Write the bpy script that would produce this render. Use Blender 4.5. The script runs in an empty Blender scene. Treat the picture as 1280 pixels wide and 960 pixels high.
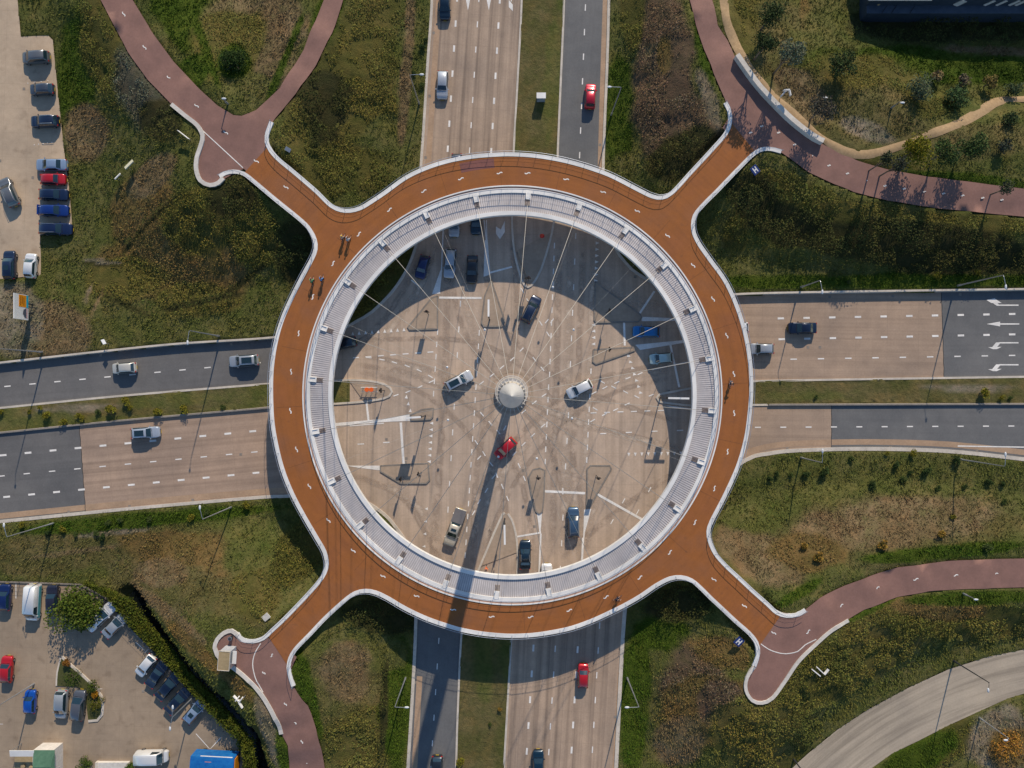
import bpy, math, random
import numpy as np
from mathutils import Vector, Matrix
from mathutils.geometry import delaunay_2d_cdt
R = math.radians
C = bpy.context.scene.collection
SC = bpy.context.scene
# ------------------------------------------------------------------ camera, world, sun
H, F, NX, NY = 110.0, 860.0, 639.5, 486.5      # camera height, focal length in px, foot point of the camera in the photo
cam = bpy.data.cameras.new('camera'); co = bpy.data.objects.new('camera', cam); C.objects.link(co)
co.location = (0, 0, H); co.rotation_euler = (0, 0, 0)
cam.sensor_width = 36; cam.lens = F / 1280 * 36
cam.shift_x = 0.5 / 1280; cam.shift_y = 6.5 / 1280
cam.clip_start = 1; cam.clip_end = 6000
SC.camera = co
EL, AZ = R(28.5), R(13.8)
w = bpy.data.worlds.new('World'); SC.world = w; w.use_nodes = True
nt = w.node_tree; bg = nt.nodes['Background']; sky = nt.nodes.new('ShaderNodeTexSky')
sky.sky_type = 'NISHITA'; sky.sun_disc = False; sky.sun_elevation = EL; sky.sun_rotation = AZ
sky.air_density = 1.0; sky.dust_density = 0.1; sky.ozone_density = 3.5
nt.links.new(sky.outputs[0], bg.inputs[0]); bg.inputs[1].default_value = 0.112
sl = bpy.data.lights.new('sun', 'SUN'); sl.energy = 3.7; sl.angle = R(0.53); sl.color = (1, 0.87, 0.70)
so = bpy.data.objects.new('sun', sl); C.objects.link(so)
sdir = Vector((math.sin(AZ) * math.cos(EL), math.cos(AZ) * math.cos(EL), math.sin(EL)))
so.rotation_euler = sdir.to_track_quat('Z', 'Y').to_euler(); so.location = (20, 80, 60)
SC.view_settings.view_transform = 'Standard'; SC.view_settings.look = 'None'
SC.view_settings.exposure = 0.25; SC.view_settings.gamma = 1.0
# ------------------------------------------------------------------ helpers
rnd = random.Random(7); nr = np.random.default_rng(11)
def P(px, py, z=0.0):
    k = (H - z) / F
    return Vector(((px - NX) * k, (NY - py) * k, z))
def tag(o, label=None, cat=None, group=None, kind=None):
    if label: o['label'] = label
    if cat: o['category'] = cat
    if group: o['group'] = group
    if kind: o['kind'] = kind
    return o
def empty(name, loc=(0, 0, 0), rz=0.0):
    o = bpy.data.objects.new(name, None); C.objects.link(o); o.location = loc; o.rotation_euler = (0, 0, rz); o.empty_display_size = .3
    return o
def copy_tree(o, parent=None):
    c = o.copy(); C.objects.link(c); c.parent = parent
    for ch in list(o.children): copy_tree(ch, c)
    return c
class MB:
    def __init__(s): s.v = []; s.f = []
    def add(s, vs, fs):
        n = len(s.v); s.v += [tuple(v) for v in vs]; s.f += [tuple(i + n for i in f) for f in fs]; return s
    def box(s, c, sz, rz=0.0, tilt=None):
        hx, hy, hz = sz[0] / 2, sz[1] / 2, sz[2] / 2
        m = Matrix.Rotation(rz, 3, 'Z')
        if tilt: m = m @ Matrix.Rotation(tilt[0], 3, tilt[1])
        vs = [m @ Vector((x, y, z)) + Vector(c) for z in (-hz, hz) for x, y in ((-hx, -hy), (hx, -hy), (hx, hy), (-hx, hy))]
        return s.add(vs, [(0, 3, 2, 1), (4, 5, 6, 7), (0, 1, 5, 4), (1, 2, 6, 5), (2, 3, 7, 6), (3, 0, 4, 7)])
    def tube(s, pts, r, n=6, cap=True):
        pts = [Vector(p) for p in pts]; rr = r if isinstance(r, (list, tuple)) else [r] * len(pts); vs = []; fs = []
        for i, p in enumerate(pts):
            d = (pts[min(i + 1, len(pts) - 1)] - pts[max(i - 1, 0)])
            d = d.normalized() if d.length > 1e-9 else Vector((0, 0, 1))
            a = Vector((0, 0, 1)) if abs(d.z) < .9 else Vector((1, 0, 0))
            u = d.cross(a).normalized(); v = d.cross(u)
            for k in range(n):
                t = 2 * math.pi * k / n; vs.append(p + (u * math.cos(t) + v * math.sin(t)) * rr[i])
        for i in range(len(pts) - 1):
            for k in range(n):
                fs.append((i * n + k, i * n + (k + 1) % n, (i + 1) * n + (k + 1) % n, (i + 1) * n + k))
        if cap: fs.append(tuple(range(n - 1, -1, -1))); fs.append(tuple((len(pts) - 1) * n + k for k in range(n)))
        return s.add(vs, fs)
    def cyl(s, c, r, h, axis='Z', n=16):
        c = Vector(c); d = {'X': Vector((1, 0, 0)), 'Y': Vector((0, 1, 0)), 'Z': Vector((0, 0, 1))}[axis]
        return s.tube([c - d * h / 2, c + d * h / 2], r, n)
    def lathe(s, c, prof, n=24):
        c = Vector(c); vs = []; fs = []
        for r, z in prof:
            for k in range(n):
                t = 2 * math.pi * k / n; vs.append(c + Vector((r * math.cos(t), r * math.sin(t), z)))
        for i in range(len(prof) - 1):
            for k in range(n):
                fs.append((i * n + k, i * n + (k + 1) % n, (i + 1) * n + (k + 1) % n, (i + 1) * n + k))
        return s.add(vs, fs)
    def ball(s, c, r, n=12, sq=(1, 1, 1)):
        c = Vector(c); vs = []; fs = []; m = n // 2
        for i in range(m + 1):
            a = math.pi * i / m - math.pi / 2
            for k in range(n):
                t = 2 * math.pi * k / n
                vs.append(c + Vector((r * sq[0] * math.cos(a) * math.cos(t), r * sq[1] * math.cos(a) * math.sin(t), r * sq[2] * math.sin(a))))
        for i in range(m):
            for k in range(n): fs.append((i * n + k, i * n + (k + 1) % n, (i + 1) * n + (k + 1) % n, (i + 1) * n + k))
        return s.add(vs, fs)
    def build(s, name, mat, parent=None, smooth=False):
        me = bpy.data.meshes.new(name); me.from_pydata(s.v, [], s.f); me.materials.append(mat); me.update()
        if smooth: me.polygons.foreach_set('use_smooth', [True] * len(me.polygons))
        o = bpy.data.objects.new(name, me); C.objects.link(o); o.parent = parent
        return o
def raw_mesh(name, V, faces_flat, n_per, mat, col=None, smooth=False):
    me = bpy.data.meshes.new(name); nv = len(V); nf = len(faces_flat) // n_per
    me.vertices.add(nv); me.vertices.foreach_set('co', np.asarray(V, np.float32).ravel())
    me.loops.add(len(faces_flat)); me.loops.foreach_set('vertex_index', np.asarray(faces_flat, np.int32))
    me.polygons.add(nf); me.polygons.foreach_set('loop_start', np.arange(0, nf * n_per, n_per, dtype=np.int32))
    if col is not None:
        a = me.color_attributes.new('tint', 'FLOAT_COLOR', 'POINT')
        cc = np.ones((nv, 4), np.float32); cc[:, :3] = col; a.data.foreach_set('color', cc.ravel())
    me.materials.append(mat); me.update(calc_edges=True)
    if smooth: me.polygons.foreach_set('use_smooth', np.ones(nf, bool))
    return me
def link(name, me, parent=None):
    o = bpy.data.objects.new(name, me); C.objects.link(o); o.parent = parent; return o
# value noise
_tab = nr.random((256, 256))
def vn(x, y, s, seed=0):
    x = np.asarray(x, float) / s + seed * 17.31 + 1000; y = np.asarray(y, float) / s + seed * 7.77 + 1000
    xi = np.floor(x).astype(int); yi = np.floor(y).astype(int); fx = x - xi; fy = y - yi
    fx = fx * fx * (3 - 2 * fx); fy = fy * fy * (3 - 2 * fy)
    a = _tab[xi & 255, yi & 255]; b = _tab[(xi + 1) & 255, yi & 255]; c = _tab[xi & 255, (yi + 1) & 255]; d = _tab[(xi + 1) & 255, (yi + 1) & 255]
    return (a * (1 - fx) + b * fx) * (1 - fy) + (c * (1 - fx) + d * fx) * fy
def fbm(x, y, s, seed=0, o=4):
    t = 0; a = 1; n = 0
    for i in range(o): t = t + a * vn(x, y, s / 2 ** i, seed + i); n += a; a *= .55
    return t / n
def sm(t): t = np.clip(t, 0, 1); return t * t * (3 - 2 * t)
def pip(x, y, poly):
    x = np.asarray(x, float); y = np.asarray(y, float); ins = np.zeros(x.shape, bool); n = len(poly)
    for i in range(n):
        x1, y1 = poly[i][0], poly[i][1]; x2, y2 = poly[(i + 1) % n][0], poly[(i + 1) % n][1]
        if y1 == y2: continue
        c = ((y1 > y) != (y2 > y)) & (x < (x2 - x1) * (y - y1) / (y2 - y1) + x1); ins ^= c
    return ins
def dseg(x, y, a, b):
    dx, dy = b[0] - a[0], b[1] - a[1]; L = dx * dx + dy * dy + 1e-12
    t = np.clip(((x - a[0]) * dx + (y - a[1]) * dy) / L, 0, 1)
    return np.hypot(x - a[0] - t * dx, y - a[1] - t * dy), t
def dpoly(x, y, poly):
    d = np.full(np.shape(x), 1e9); n = len(poly)
    for i in range(n): d = np.minimum(d, dseg(x, y, poly[i], poly[(i + 1) % n])[0])
    return np.where(pip(x, y, poly), 0, d)
def spline(pts, step=0.7, closed=False):
    pts = [np.array(p, float) for p in pts]; n = len(pts); out = []
    for i in range(n if closed else n - 1):
        p1, p2 = pts[i], pts[(i + 1) % n]
        p0 = pts[(i - 1) % n] if closed or i > 0 else 2 * p1 - p2
        p3 = pts[(i + 2) % n] if closed or i < n - 2 else 2 * p2 - p1
        m = max(1, int(np.linalg.norm((p2 - p1)[:2]) / step))
        for k in range(m):
            t = k / m
            out.append(.5 * (2 * p1 + (p2 - p0) * t + (2 * p0 - 5 * p1 + 4 * p2 - p3) * t * t + (3 * p1 - p0 - 3 * p2 + p3) * t ** 3))
    if not closed: out.append(pts[-1])
    return out
# ------------------------------------------------------------------ materials
def mat(name, col, rough=.8, metal=0.0, spec=.3, coat=0.0):
    m = bpy.data.materials.new(name); m.use_nodes = True; b = m.node_tree.nodes['Principled BSDF']
    b.inputs['Base Color'].default_value = (*col, 1); b.inputs['Roughness'].default_value = rough
    b.inputs['Metallic'].default_value = metal; b.inputs['Specular IOR Level'].default_value = spec
    if coat: b.inputs['Coat Weight'].default_value = coat; b.inputs['Coat Roughness'].default_value = .08
    return m
class NT:
    def __init__(s, m): s.t = m.node_tree; s.b = s.t.nodes['Principled BSDF']
    def n(s, ty, **k):
        x = s.t.nodes.new(ty)
        for a, v in k.items():
            if a.startswith('_'): setattr(x, a[1:], v)
            else: x.inputs[a.replace('__', ' ')].default_value = v
        return x
    def l(s, a, b): s.t.links.new(a, b)
    def pos(s, rz=0.0, scale=(1, 1, 1)):
        g = s.n('ShaderNodeNewGeometry'); mp = s.n('ShaderNodeMapping'); mp.inputs['Rotation'].default_value = (0, 0, rz); 
        mp.vector_type = 'TEXTURE' if False else 'POINT'; s.l(g.outputs['Position'], mp.inputs[0])
        if scale != (1, 1, 1):
            m2 = s.n('ShaderNodeMapping'); m2.inputs['Scale'].default_value = scale; s.l(mp.outputs[0], m2.inputs[0]); return m2.outputs[0]
        return mp.outputs[0]
    def noise(s, vec, scale, detail=4, rough=.55):
        x = s.n('ShaderNodeTexNoise', Scale=scale, Detail=detail, Roughness=rough); s.l(vec, x.inputs['Vector']); return x.outputs['Fac']
    def ramp(s, fac, stops):
        r = s.n('ShaderNodeValToRGB'); e = r.color_ramp.elements
        while len(e) < len(stops): e.new(.5)
        for i, (p, c) in enumerate(stops): e[i].position = p; e[i].color = (*c, 1) if len(c) == 3 else c
        s.l(fac, r.inputs[0]); return r.outputs[0]
    def mix(s, a, b, fac, mode='MIX'):
        x = s.n('ShaderNodeMix'); x.data_type = 'RGBA'; x.blend_type = mode
        for v, i in ((fac, 0), (a, 6), (b, 7)):
            if isinstance(v, (int, float)): x.inputs[i].default_value = v
            elif isinstance(v, tuple): x.inputs[i].default_value = (*v, 1)
            else: s.l(v, x.inputs[i])
        return x.outputs[2]
    def math(s, op, a, b=0.0):
        x = s.n('ShaderNodeMath'); x.operation = op
        for v, i in ((a, 0), (b, 1)):
            if isinstance(v, (int, float)): x.inputs[i].default_value = v
            else: s.l(v, x.inputs[i])
        return x.outputs[0]
    def bump(s, fac, strength=.3, dist=.05):
        b = s.n('ShaderNodeBump', Strength=strength, Distance=dist); s.l(fac, b.inputs['Height']); s.l(b.outputs[0], s.b.inputs['Normal'])
def road_mat(name, base, rz, tint=(1, 1, 1), streak=.5, joints=5.0, rough=.85, lane=3.45, off=0.0, dark=None):
    """rz turns world so that X runs across the lanes and Y along them"""
    m = mat(name, base, rough, spec=.25); t = NT(m)
    p = t.pos(rz)
    st = t.n('ShaderNodeMapping'); st.inputs['Scale'].default_value = (1.1, .018, 1); t.l(p, st.inputs[0])
    s1 = t.noise(st.outputs[0], 1.0, 3, .6)
    st2 = t.n('ShaderNodeMapping'); st2.inputs['Scale'].default_value = (2.6, .05, 1); t.l(p, st2.inputs[0])
    s2 = t.noise(st2.outputs[0], 1.0, 3, .6)
    big = t.noise(p, .09, 4); fine = t.noise(p, 3.5, 5, .7); blot = t.noise(p, .5, 4, .6)
    b = np.array(base); d = tuple(b * .74 if dark is None else np.array(dark)); li = tuple(np.minimum(b * 1.14, 1)); 
    c = t.ramp(s1, [(.36, d), (.50, tuple(b)), (.68, li)])
    sepx = t.n('ShaderNodeSeparateXYZ'); t.l(p, sepx.inputs[0])
    tr = t.math('ABSOLUTE', t.math('SINE', t.math('MULTIPLY', t.math('ADD', sepx.outputs[0], off), math.pi * 2 / lane)))
    tr = t.math('MULTIPLY', t.math('POWER', tr, 2.0), t.ramp(s2, [(.3, (0, 0, 0)), (.65, (1, 1, 1))]))
    c = t.mix(tuple(b), c, streak)
    c = t.mix(c, tuple(b * .62), t.math('MULTIPLY', tr, .55 * streak))
    c = t.mix(c, t.ramp(big, [(.3, (.8, .8, .82)), (.7, (1.12, 1.08, 1.05))]), 1.0, 'MULTIPLY')
    c = t.mix(c, t.ramp(blot, [(.3, (.9, .9, .9)), (.7, (1.06, 1.06, 1.05))]), 1.0, 'MULTIPLY')
    c = t.mix(c, t.ramp(fine, [(.25, (.86, .86, .86)), (.75, (1.1, 1.1, 1.1))]), 1.0, 'MULTIPLY')
    if joints:
        for k, (i, L) in enumerate(((1, joints), (0, lane))):
            fr = t.math('FRACT', t.math('DIVIDE', t.math('ADD', sepx.outputs[i], 500.0 + off), L))
            g = t.math('LESS_THAN', fr, .07 / L)
            c = t.mix(c, tuple(b * .5), t.math('MULTIPLY', g, .28))
    t.l(c, t.b.inputs['Base Color']); t.bump(fine, .25, .02)
    return m
def speck_mat(name, a, b, scale=2.0, rough=.85, bump=.2, spec=.3, metal=0, a2=None):
    m = mat(name, a, rough, metal, spec); t = NT(m); p = t.pos()
    n1 = t.noise(p, scale, 5, .65); n2 = t.noise(p, scale * .13, 3)
    c = t.ramp(n1, [(.3, a), (.7, b)]); c = t.mix(c, t.ramp(n2, [(.3, (.85, .85, .85)), (.7, (1.12, 1.1, 1.08))]), 1.0, 'MULTIPLY')
    t.l(c, t.b.inputs['Base Color'])
    if bump: t.bump(n1, bump, .02)
    return m
def lot_mat(name, a, b, scale, L):
    m = mat(name, a, .88, spec=.2); t = NT(m); p = t.pos(R(2))
    n1 = t.noise(p, scale, 5, .65); n2 = t.noise(p, .12, 4, .6); n3 = t.noise(p, .55, 3, .5); n4 = t.noise(p, 5, 3, .7)
    c = t.ramp(n1, [(.3, a), (.7, b)]); c = t.mix(c, t.ramp(n2, [(.3, (.80, .80, .81)), (.7, (1.12, 1.1, 1.08))]), 1.0, 'MULTIPLY')
    c = t.mix(c, t.ramp(n3, [(.30, (.82, .81, .80)), (.42, (1, 1, 1)), (.8, (1.04, 1.04, 1.03))]), 1.0, 'MULTIPLY'); c = t.mix(c, t.ramp(n4, [(.3, (.93, .93, .93)), (.7, (1.05, 1.05, 1.05))]), 1.0, 'MULTIPLY')
    s = t.n('ShaderNodeSeparateXYZ'); t.l(p, s.inputs[0])
    for i in (0, 1):
        g = t.math('LESS_THAN', t.math('FRACT', t.math('DIVIDE', t.math('ADD', s.outputs[i], 500.0), L)), .05 / L); c = t.mix(c, tuple(x * .6 for x in a), t.math('MULTIPLY', g, .35))
    t.l(c, t.b.inputs['Base Color']); t.bump(n4, .15, .02); return m
def tint_mat(name, rough=.9, trans=0.0):
    m = mat(name, (.1, .1, .05), rough, spec=.15); t = NT(m)
    a = t.n('ShaderNodeAttribute'); a.attribute_name = 'tint'
    n = t.noise(t.pos(), 5.0, 3, .7)
    c = t.mix(a.outputs['Color'], t.ramp(n, [(.25, (.62, .62, .62)), (.75, (1.35, 1.33, 1.25))]), 1.0, 'MULTIPLY')
    t.l(c, t.b.inputs['Base Color']); 
    return m
M = {}
def worn_mat(name, col):
    m = mat(name, col, .85, spec=.2); t = NT(m); a_ = t.n('ShaderNodeAttribute'); a_.attribute_name = 'tint'; n = t.noise(t.pos(), .45, 4, .65)
    tr = t.n('ShaderNodeBsdfTransparent'); mx = t.n('ShaderNodeMixShader'); out = [q for q in t.t.nodes if q.type == 'OUTPUT_MATERIAL'][0]
    sp = t.n('ShaderNodeSeparateColor'); t.l(a_.outputs['Color'], sp.inputs[0]); f = t.math('MULTIPLY', sp.outputs[0], t.ramp(n, [(.38, (0, 0, 0)), (.62, (1, 1, 1))]))
    t.l(f, mx.inputs[0]); t.l(tr.outputs[0], mx.inputs[1]); t.l(t.b.outputs[0], mx.inputs[2]); t.l(mx.outputs[0], out.inputs[0]); return m
M['leaf'] = tint_mat('foliage'); M['blade'] = tint_mat('grass_blades')
g = M['ground'] = mat('rough_ground', (.1, .09, .04), .95, spec=.1); t = NT(g)
a = t.n('ShaderNodeAttribute'); a.attribute_name = 'tint'; p = t.pos()
n1 = t.noise(p, 1.6, 6, .75); n2 = t.noise(p, .35, 5, .65); n3 = t.noise(p, 7, 4, .7)
c = t.mix(a.outputs['Color'], t.ramp(n1, [(.28, (.68, .72, .64)), (.5, (1, 1, 1)), (.74, (1.34, 1.29, 1.26))]), 1.0, 'MULTIPLY')
c = t.mix(c, t.ramp(n2, [(.3, (.72, .85, .68)), (.5, (1, 1, 1)), (.72, (1.35, 1.15, 1.1))]), 1.0, 'MULTIPLY')
t.l(c, t.b.inputs['Base Color']); t.bump(t.math('ADD', n1, t.math('MULTIPLY', n3, .5)), .9, .25)
M['trunk'] = speck_mat('bark', (.09, .07, .05), (.2, .16, .12), 6)
M['concN'] = road_mat('road_concrete_north_south', (.52, .405, .308), R(0), streak=.55, off=.3)
M['concNL'] = road_mat('road_concrete_carriageway', (.43, .325, .24), R(3.6), streak=.95, off=.6, dark=(.27, .205, .155))
M['concSR'] = road_mat('road_concrete_carriageway_south', (.44, .33, .242), R(3.3), streak=.95, off=.9, dark=(.27, .205, .155))
M['concW'] = road_mat('road_concrete_west', (.42, .305, .225), R(90 + 5.4 - 10.8), streak=.7, off=.2)
M['concE'] = road_mat('road_concrete_east', (.42, .31, .225), R(90 + .8), streak=.55, off=.1)
SLC = None
def curve_road(name, base, cx, cy):
    m = mat(name, base, .85, spec=.25); t = NT(m); p = t.pos()
    sub = t.n('ShaderNodeVectorMath'); sub.operation = 'DISTANCE'; cmb = t.n('ShaderNodeCombineXYZ'); sp = t.n('ShaderNodeSeparateXYZ'); t.l(p, sp.inputs[0]); t.l(sp.outputs[0], cmb.inputs[0]); t.l(sp.outputs[1], cmb.inputs[1])
    t.l(cmb.outputs[0], sub.inputs[0]); sub.inputs[1].default_value = (cx, cy, 0)
    rr_ = sub.outputs['Value']; c2 = t.n('ShaderNodeCombineXYZ'); t.l(rr_, c2.inputs[0]); an = t.math('ARCTAN2', t.math('SUBTRACT', sp.outputs[1], cy), t.math('SUBTRACT', sp.outputs[0], cx)); t.l(an, c2.inputs[1])
    st = t.n('ShaderNodeMapping'); st.inputs['Scale'].default_value = (1.0, 2.5, 1); t.l(c2.outputs[0], st.inputs[0]); s1 = t.noise(st.outputs[0], 1.0, 3, .6)
    b = np.array(base); c = t.ramp(s1, [(.36, tuple(b * .72)), (.5, tuple(b)), (.68, tuple(b * 1.14))])
    fine = t.noise(p, 3.5, 5, .7); big = t.noise(p, .15, 4)
    c = t.mix(c, t.ramp(big, [(.3, (.85, .85, .86)), (.7, (1.08, 1.07, 1.05))]), 1.0, 'MULTIPLY'); c = t.mix(c, t.ramp(fine, [(.25, (.88, .88, .88)), (.75, (1.1, 1.1, 1.1))]), 1.0, 'MULTIPLY')
    t.l(c, t.b.inputs['Base Color']); t.bump(fine, .25, .02); return m
M['concC'] = curve_road('slip_road_concrete', (.43, .36, .275), 95.93, -111.92)
M['asN'] = road_mat('road_asphalt_north', (.165, .167, .166), R(3.3), streak=.3, joints=0, dark=(.145, .147, .147))
M['asW'] = road_mat('road_asphalt_west', (.16, .158, .155), R(85), streak=.35, joints=0, dark=(.14, .138, .136))
M['asE'] = road_mat('road_asphalt_east', (.165, .167, .166), R(90.8), streak=.3, joints=0, dark=(.145, .147, .147))
M['lotA'] = lot_mat('pale_paving', (.47, .36, .255), (.53, .415, .295), 1.2, 3.9)
M['lotB'] = lot_mat('brown_paving', (.32, .247, .175), (.37, .287, .205), 1.0, 2.4)
M['island'] = speck_mat('island_paving', (.34, .26, .19), (.43, .33, .245), 1.5)
M['gutter'] = speck_mat('gutter_paving', (.38, .25, .16), (.46, .32, .21), 3)
M['kerb'] = speck_mat('kerb_concrete', (.52, .46, .38), (.64, .58, .5), 3)
M['kerbd'] = speck_mat('kerb_grey', (.2, .175, .15), (.3, .265, .225), 3)
M['brick'] = speck_mat('red_brown_asphalt', (.228, .125, .101), (.265, .148, .12), 3.5)
M['dirt'] = speck_mat('sandy_dirt', (.30, .205, .11), (.42, .29, .16), 2.5)
M['water'] = mat('ditch_water_shade', (.006, .008, .008), .15, spec=.5)  # near-black water: its colour also paints in the shade beyond the hedge
pt = M['paint'] = speck_mat('road_paint', (.72, .69, .64), (.88, .85, .80), 5, bump=0)
M['white'] = speck_mat('white_coated_steel', (.74, .73, .70), (.82, .81, .78), 1.2, rough=.45, bump=0)
M['whited'] = speck_mat('white_concrete', (.55, .51, .45), (.7, .66, .6), 2.5)
M['steel'] = mat('galvanised_steel', (.42, .44, .46), .4, .7); M['dsteel'] = mat('dark_steel', (.05, .055, .06), .5, .4)
M['railing'] = mat('blue_grey_railing', (.34, .37, .43), .45, .3)
M['cable'] = mat('pale_cable', (.5, .47, .42), .6, .1)
M['black'] = mat('black_plastic', (.012, .012, .013), .5); M['rubber'] = mat('tyre_rubber', (.012, .012, .012), .8)
M['glass'] = mat('car_glass', (.012, .03, .04), .06, spec=.8, coat=.5); M['rim'] = mat('wheel_rim', (.4, .4, .41), .35, .8)
M['lampw'] = mat('headlight_glass', (.75, .76, .78), .15, spec=.6, coat=.5); M['lampr'] = mat('tail_light', (.45, .015, .01), .25, coat=.5)
M['orange'] = mat('orange_plastic', (.8, .13, .02), .5); M['blue'] = mat('blue_panel', (.015, .035, .16), .5); M['tan'] = speck_mat('tan_roofing', (.32, .24, .13), (.42, .32, .18), 3)
M['skin'] = mat('skin', (.45, .27, .2), .6); M['hair'] = mat('hair', (.05, .03, .02), .8)
M['green'] = mat('green_signal', (.0, .12, .05), .4)
M['lampglass'] = mat('lamp_housing', (.62, .64, .66), .35)
dk = M['deck'] = mat('orange_deck_coating', (.36, .115, .028), .75, spec=.2); t = NT(dk); p = t.pos()
n1 = t.noise(p, .12, 4, .6); n2 = t.noise(p, 4, 5, .7); n3 = t.noise(p, .6, 3, .5)
c = t.ramp(n1, [(.3, (.30, .112, .042)), (.5, (.325, .118, .034)), (.7, (.285, .116, .05))])
c = t.mix(c, t.ramp(n2, [(.25, (.9, .9, .9)), (.75, (1.07, 1.07, 1.07))]), 1.0, 'MULTIPLY')
c = t.mix(c, t.ramp(n3, [(.3, (.93, .93, .95)), (.7, (1.05, 1.04, 1.03))]), 1.0, 'MULTIPLY'); sp = t.n('ShaderNodeSeparateXYZ'); t.l(p, sp.inputs[0]); ds = t.n('ShaderNodeVectorMath'); ds.operation = 'DISTANCE'; cb = t.n('ShaderNodeCombineXYZ'); t.l(sp.outputs[0], cb.inputs[0]); t.l(sp.outputs[1], cb.inputs[1]); t.l(cb.outputs[0], ds.inputs[0]); ds.inputs[1].default_value = (.12, -.91, 0)
an = t.math('ARCTAN2', t.math('ADD', sp.outputs[1], .91), sp.outputs[0]); c2 = t.n('ShaderNodeCombineXYZ'); t.l(t.math('MULTIPLY', ds.outputs['Value'], 1.6), c2.inputs[0]); t.l(t.math('MULTIPLY', an, 2.2), c2.inputs[1]); ns = t.noise(c2.outputs[0], 1.0, 3, .6)
c = t.mix(c, t.ramp(ns, [(.32, (.91, .92, .95)), (.5, (1, 1, 1)), (.7, (1.04, 1.03, 1.02))]), 1.0, 'MULTIPLY')
sc_ = t.noise(t.pos(0, (1, 1, 1)), 1.3, 2, .4); c = t.mix(c, (.20, .085, .04), t.math('MULTIPLY', t.math('GREATER_THAN', sc_, .70), .35))
t.l(c, t.b.inputs['Base Color'])
def paint(name, col, metal=.35, rough=.3):
    if name not in M: M[name] = mat(name, col, rough, metal, .5, coat=.8)
    return M[name]
# ------------------------------------------------------------------ traced plan (photo pixels of things at known height -> metres)
def poly0(pts, z=0.0): return [tuple(P(x, y, z)[:2]) for x, y in pts]
ROAD = [(540,-90),(540,0),(535,75),(530,155),(526,212),(523,260),(521,300),(517,317),(507,340),(490,365),(465,390),(445,402),(430,410),(400,416),(345,422),(320,424),(225,430),(125,440),(0,454),(-90,464),
 (-90,661),(0,652),(160,636),(320,622),(360,620),(400,616),(430,618),(456,627),(470,635),(485,647),(497,662),(507,677),(513,700),(519,740),(520,772),(517,845),(510,960),(504,1050),
 (766,1050),(770,960),(777,820),(781,762),(784,745),(800,712),(822,680),(848,650),(875,615),(932,575),(960,567),(997,563),(1085,561),(1185,564),(1280,574),(1370,585),
 (1370,361),(1280,362),(960,367),(915,369),(870,371),(845,366),(820,356),(805,347),(790,337),(775,320),(767,307),(758,270),(754,212),(759,75),(761,0),(763,-90)]
MED_N = [(652,-90),(652,0),(647,100),(642,192),(640,270),(643,315),(652,350),(656,357),(660,359),(664,357),(668,352),(677,335),(690,290),(697,240),(697,195),(701,100),(705,0),(706,-90)]
MED_S = [(631,641),(628,643),(615,672),(600,708),(585,745),(577,792),(572,895),(570,960),(566,1050),(626,1050),(630,960),(639,802),(641,760),(646,720),(647,690),(645,668),(640,650),(635,642)]
MED_W = [(-90,519),(0,510),(150,495),(320,481),(338,480),(415,476),(436,475),(461,476),(480,480),(488,485),(490,490),(487,495),(480,498),(455,502),(414,505),(340,509),(320,511),(160,525),(0,541),(-90,550)]
MED_E = [(1370,470),(1280,471),(960,476),(900,479),(865,485),(829,492),(824,493),(821,497),(824,502),(829,503),(865,507),(905,507),(960,506),(1280,505),(1370,505)]
ISL = [[(547,370),(547,411),(512,412),(510,409),(540,372)], [(614,350),(631,401),(627,408),(605,408),(602,404),(606,370)],
 [(744,352),(756,362),(780,378),(800,393),(802,397),(798,402),(745,403),(743,400)], [(742,437),(792,434),(793,438),(745,455),(741,452)],
 [(513,519),(527,512),(542,510),(541,521),(538,524),(514,525)], [(476,582),(535,579),(537,600),(533,604),(501,604),(476,589)],
 [(661,596),(666,587),(675,585),(681,588),(680,620),(678,639),(674,642),(670,639),(664,616)], [(734,586),(738,582),(762,582),(764,586),(746,617),(738,632),(733,634),(734,610)]]
LOTA = [(-90,-90),(22,-90),(22,0),(26,46),(60,44),(66,50),(72,112),(80,187),(87,240),(91,291),(50,294),(52,344),(0,349),(-90,352)]
LOTB = [(-90,725),(0,728),(100,731),(135,749),(150,772),(200,824),(250,879),(295,922),(305,942),(307,1050),(-90,1050)]
PLANTER = [(71,857),(72,840),(77,820),(90,832),(107,847),(127,870),(128,893),(122,900),(111,901),(109,885),(108,862),(95,858)]
SLIP = [(950,1000),(990,960),(1010,942),(1047,912),(1085,887),(1135,860),(1185,837),(1235,821),(1280,812),(1370,800),(1370,856),(1280,867),(1260,873),(1222,890),(1185,907),(1150,925),(1115,942),(1090,960),(1050,1000),(1000,1050),(900,1050)]
B_NW = [(122,-60),(126,0),(140,27),(160,65),(185,100),(215,131),(232,145),(247,157),(254,170),(252,182),(247,197),(246,212),(251,226),(265,232),(277,226),(292,217),(305,211),(315,221),(342,194),(336,182),(334,170),(340,154),(345,147),(370,117),(395,82),(415,42),(429,0),(440,-60),(412,-60),(405,0),(380,62),(350,110),(320,138),(302,145),(292,144),(272,132),(250,112),(217,77),(190,40),(166,0),(150,-60)]
B_NE = [(856,-60),(862,0),(870,32),(880,62),(892,92),(906,124),(912,145),(903,160),(936,197),(960,186),(977,191),(1010,215),(1042,230),(1067,240),(1110,251),(1175,261),(1280,271),(1360,276),(1360,240),(1280,236),(1210,227),(1160,221),(1110,212),(1072,201),(1035,184),(1026,179),(1010,170),(985,150),(960,125),(935,95),(919,72),(909,50),(897,32),(890,0),(882,-60)]
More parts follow.
